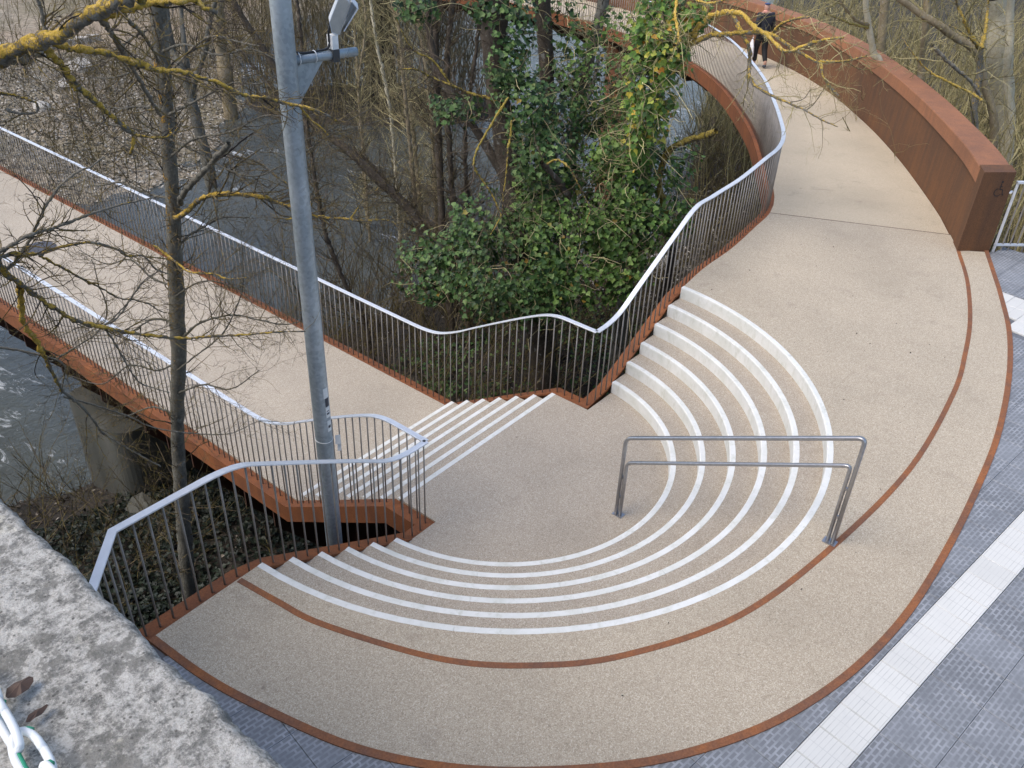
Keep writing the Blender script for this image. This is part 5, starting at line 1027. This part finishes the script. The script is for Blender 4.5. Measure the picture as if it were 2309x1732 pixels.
def leaves(C, Nrm, size, g, shape=IVY_LEAF, faces=IVY_F, droop=.5):
    """C (N,3) positions, Nrm (N,3) outward normals"""
    N = len(C); Z = Nrm + g.normal(0, .45, (N, 3)); Z /= np.linalg.norm(Z, axis=1, keepdims=True)
    Yd = np.stack([g.normal(0, .6, N), g.normal(0, .6, N), -np.ones(N) * droop - g.uniform(0, .6, N)], 1); Y = Yd - Z * (Yd * Z).sum(1, keepdims=True); Y /= np.linalg.norm(Y, axis=1, keepdims=True) + 1e-9; X = np.cross(Y, Z)
    s = size * g.uniform(.5, 1.3, N); L = shape[None] * s[:, None, None]
    V = C[:, None] + L[:, :, 0:1] * X[:, None] + L[:, :, 1:2] * Y[:, None] + L[:, :, 2:3] * Z[:, None]
    F = faces[None] + (np.arange(N) * len(shape))[:, None, None]
    return V.reshape(-1, 3), F.reshape(-1, 3)
for key in ('T1', 'T2', 'T4', 'T5', 'T3'):
    lab, bk, lm = IVT[key]; t = tree(key, 'ivy_tree', lab, bk, 14 if key != 'T3' else 7, .3, 1.4 if key != 'T3' else .95, 'twig_brown' if key != 'T3' else 'twig_brush', None, (4, 3), .010, .08, .3 if key == 'T3' else .08, 'tree')
    g = np.random.default_rng(hash(key) % 97 if False else {'T1': 1, 'T2': 2, 'T3': 3, 'T4': 4, 'T5': 5}[key]); CC = []; NN = []
    for (x, y, z, rx, rz) in IVY[key]:
        area = rx * rz; N = int(area * (2300 if key in ('T1', 'T5') else 1000 if key in ('T2', 'T4') else 2000))
        v = g.normal(0, 1, (N, 3)); v /= np.linalg.norm(v, axis=1, keepdims=True); rad = g.uniform(.35, 1.06, N) ** .6 * (1 + .22 * np.sin(5 * v[:, 0] + 3 * v[:, 2] + x) * np.sin(4 * v[:, 1] + 2))
        dep = min(rx, rz) * .85 + .12
        P = np.array([x, y, z]) + v * rad[:, None] * np.array([rx, rx, rz]) * 1.05
        keep = g.uniform(0, 1, N) < ((.62 if key in ('T1', 'T5') else .85) + (.6 if key in ('T1', 'T5') else .3) * np.sin(3.1 * P[:, 0] + 2.3 * P[:, 2]) * np.sin(2.7 * P[:, 1] + 1.9 * P[:, 2]))
        CC.append(P[keep]); NN.append((v * .6 + np.array([-.45, -.35, .55]))[keep])
    C, Nn = np.vstack(CC), np.vstack(NN); V, F = leaves(C, Nn, .084 if key != 'T3' else .094, g)
    tag(mesh_np('ivy', V, F, lm, t), kind='stuff')
    # hanging ivy stems and dead twigs through the clumps
    S = C[g.integers(0, len(C), 420)]; D = g.normal(0, 1, S.shape); P, R = twigs_from(S, D, g.uniform(.3, 1.0, len(S)), np.full(len(S), .0075), 7, -.08, .3, g)
    twig_obj('ivy_stems', [(P, R)], 'twig_brush', t, (3,))
# ================================================================ BRUSH AND UNDERGROWTH
def brush(name, label, pts, hmin, hmax, lean, mat, gen, hf, r=(.006, .016), per=4, sub2=2, kind='stuff', cat=None, cap=0.25):
    N = len(pts); z = hf(pts[:, 0], pts[:, 1]); S = np.c_[pts, z - .1]
    D = np.c_[gen.normal(0, lean, N), gen.normal(0, lean, N), np.ones(N)]; L = gen.uniform(hmin, hmax, N)
    P, R = twigs_from(S, D, L, gen.uniform(r[0], r[1], N), 8, .06, .14, gen); out = [(P, R)]
    a = spawn(P, R, per, .30, .55, .55, .25, gen, cap); P2, R2 = twigs_from(*a, 5, .10, .2, gen); out.append((P2, R2))
    if sub2: a = spawn(P2, R2, sub2, .45, .7, .6, .1, gen); out.append(twigs_from(*a, 4, .05, .2, gen))
    o = twig_obj(name, out, mat, None, (4, 3, 3), .35, kind); o['label'] = label
    if cat: o['category'] = cat
    return o
def scatter(gen, n, box, test):
    out = []
    while len(out) < n:
        q = gen.uniform((box[0], box[2]), (box[1], box[3]), (n, 2)); out += [tuple(x) for x in q if test(x[0], x[1])]
    return np.array(out[:n])
def out_wall(u, w):                                                   # beyond the rusty wall
    d = np.hypot(*(OUT_R - (u, w)).T); i = int(d.argmin()); j = min(i + 1, len(OUT_R) - 1); t = OUT_R[j] - OUT_R[j - 1]
    return d[i] > .55 and t[0] * (w - OUT_R[i, 1]) - t[1] * (u - OUT_R[i, 0]) < 0
g = np.random.default_rng(21)
pts = scatter(g, 1500, (8.6, 36, -9, 14), lambda u, w: out_wall(u, w) and (w < np.interp(u, NS[:, 0], NS[:, 1])) and (w < -3.6 or u > 9.3) and not (u < 16 and w < -3.9 - 1.08 * (u - 7.9) * .0 - 5.6))
brush('brush_thicket', 'tangled bare olive and tan thicket behind the rusty wall', pts, 2.6, 6.8, .16, 'twig_brush', g, near_h, (.010, .028), 7, 3, cat='thicket')
pts = scatter(g, 1500, (19, 60, 27, 62), lambda u, w: w > np.interp(u, FS[:, 0], FS[:, 1]) + .6)
brush('far_thicket', 'tan leafless thicket on the far bank behind the ivy trees', pts, 2.5, 7.0, .16, 'twig_far', g, far_h, (.012, .028), 6, 2, cat='thicket')
pts = scatter(g, 760, (3, 21, 24.5, 40), lambda u, w: w > np.interp(u, FS[:, 0], FS[:, 1]) + 1.2 and path_d(u, w) > 1.6 and g.uniform() < .35 + .65 * (math.sin(.55 * u) * math.sin(.6 * w + 1) > -.1))
brush('far_scrub', 'sparse leafless scrub scattered over the gravel bank', pts, .8, 2.6, .5, 'twig_brown', g, far_h, (.009, .017), 7, 3, cat='scrub')
pts = scatter(g, 520, (10.5, 34, 38, 75), lambda u, w: path_d(u, w) > 2.2 and w > np.interp(u, FS[:, 0], FS[:, 1]) + 9)
brush('back_scrub', 'bare brush rising behind the sandy path', pts, 1.5, 4.5, .2, 'twig_far', g, far_h, (.012, .022), 5, 2, cat='scrub')
nb = lambda u, w: w < np.interp(u, NS[:, 0], NS[:, 1]) + .4
pts = scatter(g, 900, (3.2, 17.5, 1.2, 11.2), lambda u, w: nb(u, w) and np.hypot(*(IN_R - (u, w)).T).min() > .9 and not (u > 12 and w < 4.2 and g.uniform() < .75) and not (u < 7.5 and w < 3.4 and g.uniform() < .8))
brush('undergrowth', 'tangled dark brown undergrowth beneath the ivy trees', pts, 1.0, 4.2, .5, 'twig_brown', g, near_h, (.006, .013), 7, 3, cat='undergrowth')
pts = scatter(g, 560, (-7, 2.2, .6, 10.6), lambda u, w: nb(u, w) and (w > 5.4 or g.uniform() < .18) and not (-1.4 < u < 1.4 and 7.6 < w))
brush('bank_scrub', 'sparse dark scrub on the shaded bank below the bridge', pts, .6, 2.2, .7, 'twig_brown', g, near_h, (.006, .011), 7, 3, cat='undergrowth')
pts = scatter(g, 900, (15.5, 29, 4.4, 12.5), lambda u, w: w < np.interp(u, NS[:, 0], NS[:, 1]) + .7)
brush('driftwood_tangle', 'tangle of driftwood twigs at the water under the ramp', pts, .6, 2.8, .8, 'twig_brown', g, near_h, (.007, .015), 7, 2, cat='undergrowth')
# leaf litter, pebbles, ground ivy
LF = np.array([(0, -.5, 0), (.3, 0, .08), (0, .5, 0), (-.3, 0, .08)]); LFF = np.array([(0, 1, 2), (0, 2, 3)])
def litter(name, label, n, box, test, size, mat, gen, hf, shape=LF, faces=LFF, up=(0, 0, 1)):
    q = scatter(gen, n, box, test); C = np.c_[q, hf(q[:, 0], q[:, 1]) + .02 + gen.uniform(0, .03, n)]
    V, F = leaves(C, np.tile(np.array(up, float), (n, 1)), size, gen, shape, faces, .05); o = mesh_np(name, V, F, mat); o['label'] = label; return tag(o, kind='stuff')
pts = scatter(g, 460, (13, 31, 17, 34), lambda u, w: islet_h(u, w) > -6.38)
brush('islet_thicket', 'tall tan leafless thicket standing in the river behind the lamp', pts, 3.5, 8.5, .13, 'twig_far', g, islet_h, (.012, .030), 7, 3, cat='thicket')
pts = scatter(g, 110, (1.5, 13, 8.2, 11.6), nb)
brush('shore_brush', 'thin dark stems rising along the near shoreline over the water', pts, 2.0, 6.0, .4, 'twig_brown', g, near_h, (.008, .016), 7, 3, cat='undergrowth')
litter('leaf_litter', 'brown leaf litter over the shaded bank', 26000, (-7, 24, -1.5, 11), nb, .085, 'litter', g, near_h)
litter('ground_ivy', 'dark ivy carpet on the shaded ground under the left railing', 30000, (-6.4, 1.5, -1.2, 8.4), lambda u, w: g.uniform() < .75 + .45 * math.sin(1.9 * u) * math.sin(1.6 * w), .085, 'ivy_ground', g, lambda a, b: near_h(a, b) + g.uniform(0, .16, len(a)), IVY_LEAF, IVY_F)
litter('ivy_carpet', 'dark ivy leaves climbing the slope under the landing railing', 5000, (1.9, 10, .8, 7.5), lambda u, w: g.uniform() < .35 + .6 * (math.sin(1.1 * u + .4) * math.sin(1.0 * w) > -.1), .095, 'ivy_dark', g, lambda a, b: near_h(a, b) + g.uniform(0, .35, len(a)), IVY_LEAF, IVY_F)
OC = np.array([(1, 0, 0), (-1, 0, 0), (0, 1, 0), (0, -1, 0), (0, 0, .6), (0, 0, -.6)], float) * .5; OCF = np.array([(0, 2, 4), (2, 1, 4), (1, 3, 4), (3, 0, 4)])
litter('pebbles', 'pale pebbles and stones over the far gravel bank', 16000, (2, 24, 22.8, 38), lambda u, w: w > np.interp(u, FS[:, 0], FS[:, 1]) - .4, .115, 'pebble', g, far_h, OC, OCF)
litter('bank_stones', 'small stones scattered on the bank under the ramp', 1500, (11, 24, 2.5, 9), nb, .12, 'pebble', g, near_h, OC, OCF)
litter('deck_debris', 'scattered specks of dry leaf on the beige decks', 70, (-3, 8, -4.3, -.6), lambda u, w: 3.7 < math.hypot(u, w) < 4.55 or (u > 3.8 and math.hypot(u - 5, w + 2) < 1.9), .022, 'litter', g, lambda a, b: a * 0 - .012)
# individual rocks
def rock(c, s, seed, label, mat='pale_rock', flat=.5, group=None):
    bm = bmesh.new(); bmesh.ops.create_icosphere(bm, subdivisions=2, radius=1); r3 = random.Random(seed); ph = [r3.uniform(0, 6) for _ in range(6)]
    for v in bm.verts:
        d = v.co.normalized(); k_ = 1 + .22 * math.sin(3 * d.x + ph[0]) * math.sin(2.5 * d.y + ph[1]) + .12 * math.sin(6 * d.z + ph[2] + 4 * d.x)
        v.co = Vector((d.x * s * k_, d.y * s * k_ * .75, d.z * s * flat * k_))
    me = bpy.data.meshes.new('rock'); bm.to_mesh(me); bm.free(); me.materials.append(MT[mat]); o = bpy.data.objects.new('rock', me); o.location = c; o.rotation_euler = (0, 0, r3.uniform(0, 6)); COL.objects.link(o)
    return tag(o, label, 'rock', group)
def fz(u, w): return float(far_h(np.array(u), np.array(w)))
for i, (u, w, s, lab) in enumerate([(13.2, 35.9, .75, 'large white slab of rock on the far gravel bank'), (11.4, 33.6, .5, 'flat pale rock below the white slab'), (9.3, 31.8, .45, 'small cream rock nearest the left edge'), (11.6, 38.2, .6, 'grey boulder left of the white slab'), (12.6, 38.9, .5, 'grey boulder behind the white slab'), (15.0, 38.0, .55, 'blocky boulder right of the white slab'), (16.2, 37.7, .45, 'smaller boulder below the sandy path')]):
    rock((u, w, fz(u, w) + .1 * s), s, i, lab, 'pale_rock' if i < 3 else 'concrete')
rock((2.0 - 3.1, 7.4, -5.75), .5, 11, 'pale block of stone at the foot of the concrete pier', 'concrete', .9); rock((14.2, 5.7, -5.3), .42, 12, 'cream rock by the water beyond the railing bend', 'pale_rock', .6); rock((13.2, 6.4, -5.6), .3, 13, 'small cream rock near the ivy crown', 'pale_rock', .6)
kb = thing('stone_kerb', (10, 40, -5.4), 'low pale stone kerb edging the sandy path across the river', 'kerb')
for i in range(14):
    u = 8.2 + .62 * i; w = float(np.interp(u, [2, 14, 22], [46.5, 41.5, 42])) - 1.35; z = fz(u, w); m = MB(); m.obox((u, w, z + .08), (1, -.42, 0), (.42, 1, 0), (0, 0, 1), (.30, .22, .16)); m.build('stone', 'pale_rock', kb)
stk = thing('tree_stake', (12.2, 48, -5), 'pair of wooden stakes with a crossbar guarding a young tree', 'stake')
zz = fz(12.2, 47.5)
for du in (0, .9): m = MB(); m.tube([(12.2 + du, 47.5 + du * .3, zz - .2), (12.15 + du, 47.5 + du * .3, zz + 2.6)], .06, 7); m.build('stake', 'stake_wood', stk)
m = MB(); m.obox((12.6, 47.64, zz + 2.4), (1, .3, 0), (-.3, 1, 0), (0, 0, 1), (.5, .03, .06)); m.build('crossbar', 'stake_wood', stk)
# ================================================================ PERSON walking away on the ramp
PX = np.array([16.85, 5.15]); PZ = float(zr(PX)) ; hd = np.array([.62, .78]); hd /= np.linalg.norm(hd); sdv = np.array([hd[1], -hd[0]])   # heading, right side
pers = thing('person', (PX[0], PX[1], PZ), 'person in a dark jacket and blue cap walking away along the ramp', 'person')
def pw(f, s, z): return (PX[0] + hd[0] * f * .94 + sdv[0] * s * .94, PX[1] + hd[1] * f * .94 + sdv[1] * s * .94, PZ + z * .93)
def skin_mesh(name, joints, edges, mat, parent, root=0, sub=2):
    me = bpy.data.meshes.new(name); me.from_pydata([pw(*j[:3]) for j in joints], edges, []); me.materials.append(MT[mat])
    o = bpy.data.objects.new(name, me); COL.objects.link(o); attach(o, parent)
    sk = o.modifiers.new('skin', 'SKIN'); sk.use_smooth_shade = True
    for v, j in zip(me.skin_vertices[0].data, joints): v.radius = (j[3], j[4] if len(j) > 4 else j[3])
    me.skin_vertices[0].data[root].use_root = True
    ss = o.modifiers.new('subsurf', 'SUBSURF'); ss.levels = sub; ss.render_levels = sub
    return o
BJ = [(0, 0, .92, .14, .10), (.02, 0, 1.12, .13, .10), (.03, 0, 1.32, .15, .10), (.03, 0, 1.43, .09, .08), (.045, 0, 1.50, .052), (.06, 0, 1.58, .078, .09), (.065, 0, 1.69, .075, .085),
      (0, -.09, .88, .085), (.13, -.095, .48, .062), (.06, -.10, .10, .042), (.16, -.10, .035, .036), (0, .09, .88, .085), (-.05, .095, .48, .062), (-.24, .10, .15, .042), (-.18, .10, .05, .036),
      (.03, -.19, 1.40, .062), (-.06, -.235, 1.13, .045), (.03, -.25, .90, .034), (.05, -.25, .82, .03), (.03, .19, 1.40, .062), (.0, .24, 1.13, .045), (.10, .25, .93, .034), (.13, .25, .85, .03)]
BE = [(0, 1), (1, 2), (2, 3), (3, 4), (4, 5), (5, 6), (0, 7), (7, 8), (8, 9), (9, 10), (0, 11), (11, 12), (12, 13), (13, 14), (3, 15), (15, 16), (16, 17), (17, 18), (3, 19), (19, 20), (20, 21), (21, 22)]
skin_mesh('body', BJ, BE, 'skin_tone', pers)
JJ = [(0, 0, .72, .19, .16), (.02, 0, 1.12, .185, .15), (.03, 0, 1.34, .195, .14), (.04, 0, 1.45, .10, .09), (.03, -.20, 1.41, .085), (-.06, -.25, 1.13, .068), (.02, -.26, .93, .055), (.03, .20, 1.41, .085), (0, .25, 1.13, .068), (.09, .26, .96, .055)]
skin_mesh('jacket', JJ, [(0, 1), (1, 2), (2, 3), (2, 4), (4, 5), (5, 6), (2, 7), (7, 8), (8, 9)], 'jacket_cloth', pers)
TJ = [(0, 0, .92, .155, .12), (0, -.09, .86, .105), (.12, -.095, .48, .082), (.055, -.10, .13, .062), (0, .09, .86, .105), (-.05, .095, .48, .082), (-.22, .10, .17, .062)]
skin_mesh('trousers', TJ, [(0, 1), (1, 2), (2, 3), (0, 4), (4, 5), (5, 6)], 'trouser_cloth', pers)
skin_mesh('shoe', [(.02, -.10, .06, .05), (.12, -.10, .045, .048), (.20, -.10, .035, .036)], [(0, 1), (1, 2)], 'shoe_leather', pers); skin_mesh('shoe', [(-.27, .10, .10, .05), (-.20, .10, .055, .048), (-.13, .10, .04, .036)], [(0, 1), (1, 2)], 'shoe_leather', pers)
skin_mesh('cap', [(.06, 0, 1.665, .098, .108), (.062, 0, 1.72, .085, .095)], [(0, 1)], 'cap_cloth', pers); skin_mesh('scarf', [(.0, -.10, 1.46, .05), (.03, -.03, 1.49, .075, .07), (.06, .06, 1.48, .055)], [(0, 1), (1, 2)], 'scarf_cloth', pers, 1)
for hs, j in ((-1, (.05, -.25, .82)), (1, (.13, .25, .85))):
    for q in range(4): skin_mesh('finger', [(j[0] - .02 + .014 * q, j[1], j[2] + .01, .010), (j[0] - .022 + .016 * q, j[1] + hs * -.008, j[2] - .045, .009), (j[0] - .01 + .013 * q, j[1] - hs * .018, j[2] - .075 + .006 * abs(q - 1.5), .007)], [(0, 1), (1, 2)], 'skin_tone', pers, 0, 1)
    skin_mesh('thumb', [(j[0] + .025, j[1], j[2] + .025, .011), (j[0] + .05, j[1] - hs * .01, j[2] - .005, .010), (j[0] + .052, j[1] - hs * .015, j[2] - .03, .008)], [(0, 1), (1, 2)], 'skin_tone', pers, 0, 1)
bag = thing('carrier_bag', pw(.05, -.29, .4), 'white carrier bag hanging from the walker\'s left hand', 'bag')
m = MB(); lv = [(.77, .02, .015), (.70, .06, .03), (.58, .12, .05), (.42, .15, .075), (.30, .145, .08), (.27, .12, .06)]; V = []
for z, a, b in lv: V += [pw(.05 + a * math.cos(t) * (1 + .08 * math.sin(3 * t + z * 20)), -.27 + b * math.sin(t), z) for t in np.linspace(0, 2 * math.pi, 16, endpoint=False)]
m.add(V, [(l * 16 + j, (l + 1) * 16 + j, (l + 1) * 16 + (j + 1) % 16, l * 16 + (j + 1) % 16) for l in range(5) for j in range(16)] + [tuple(5 * 16 + j for j in range(16))[::-1]]); m.build('sack', 'bag_plastic', bag, True)
m = MB(); m.tube(smooth_path([pw(.02, -.27, .74), pw(.05, -.265, .81), pw(.09, -.27, .74)], 5), .006, 5); m.build('loop', 'bag_plastic', bag)
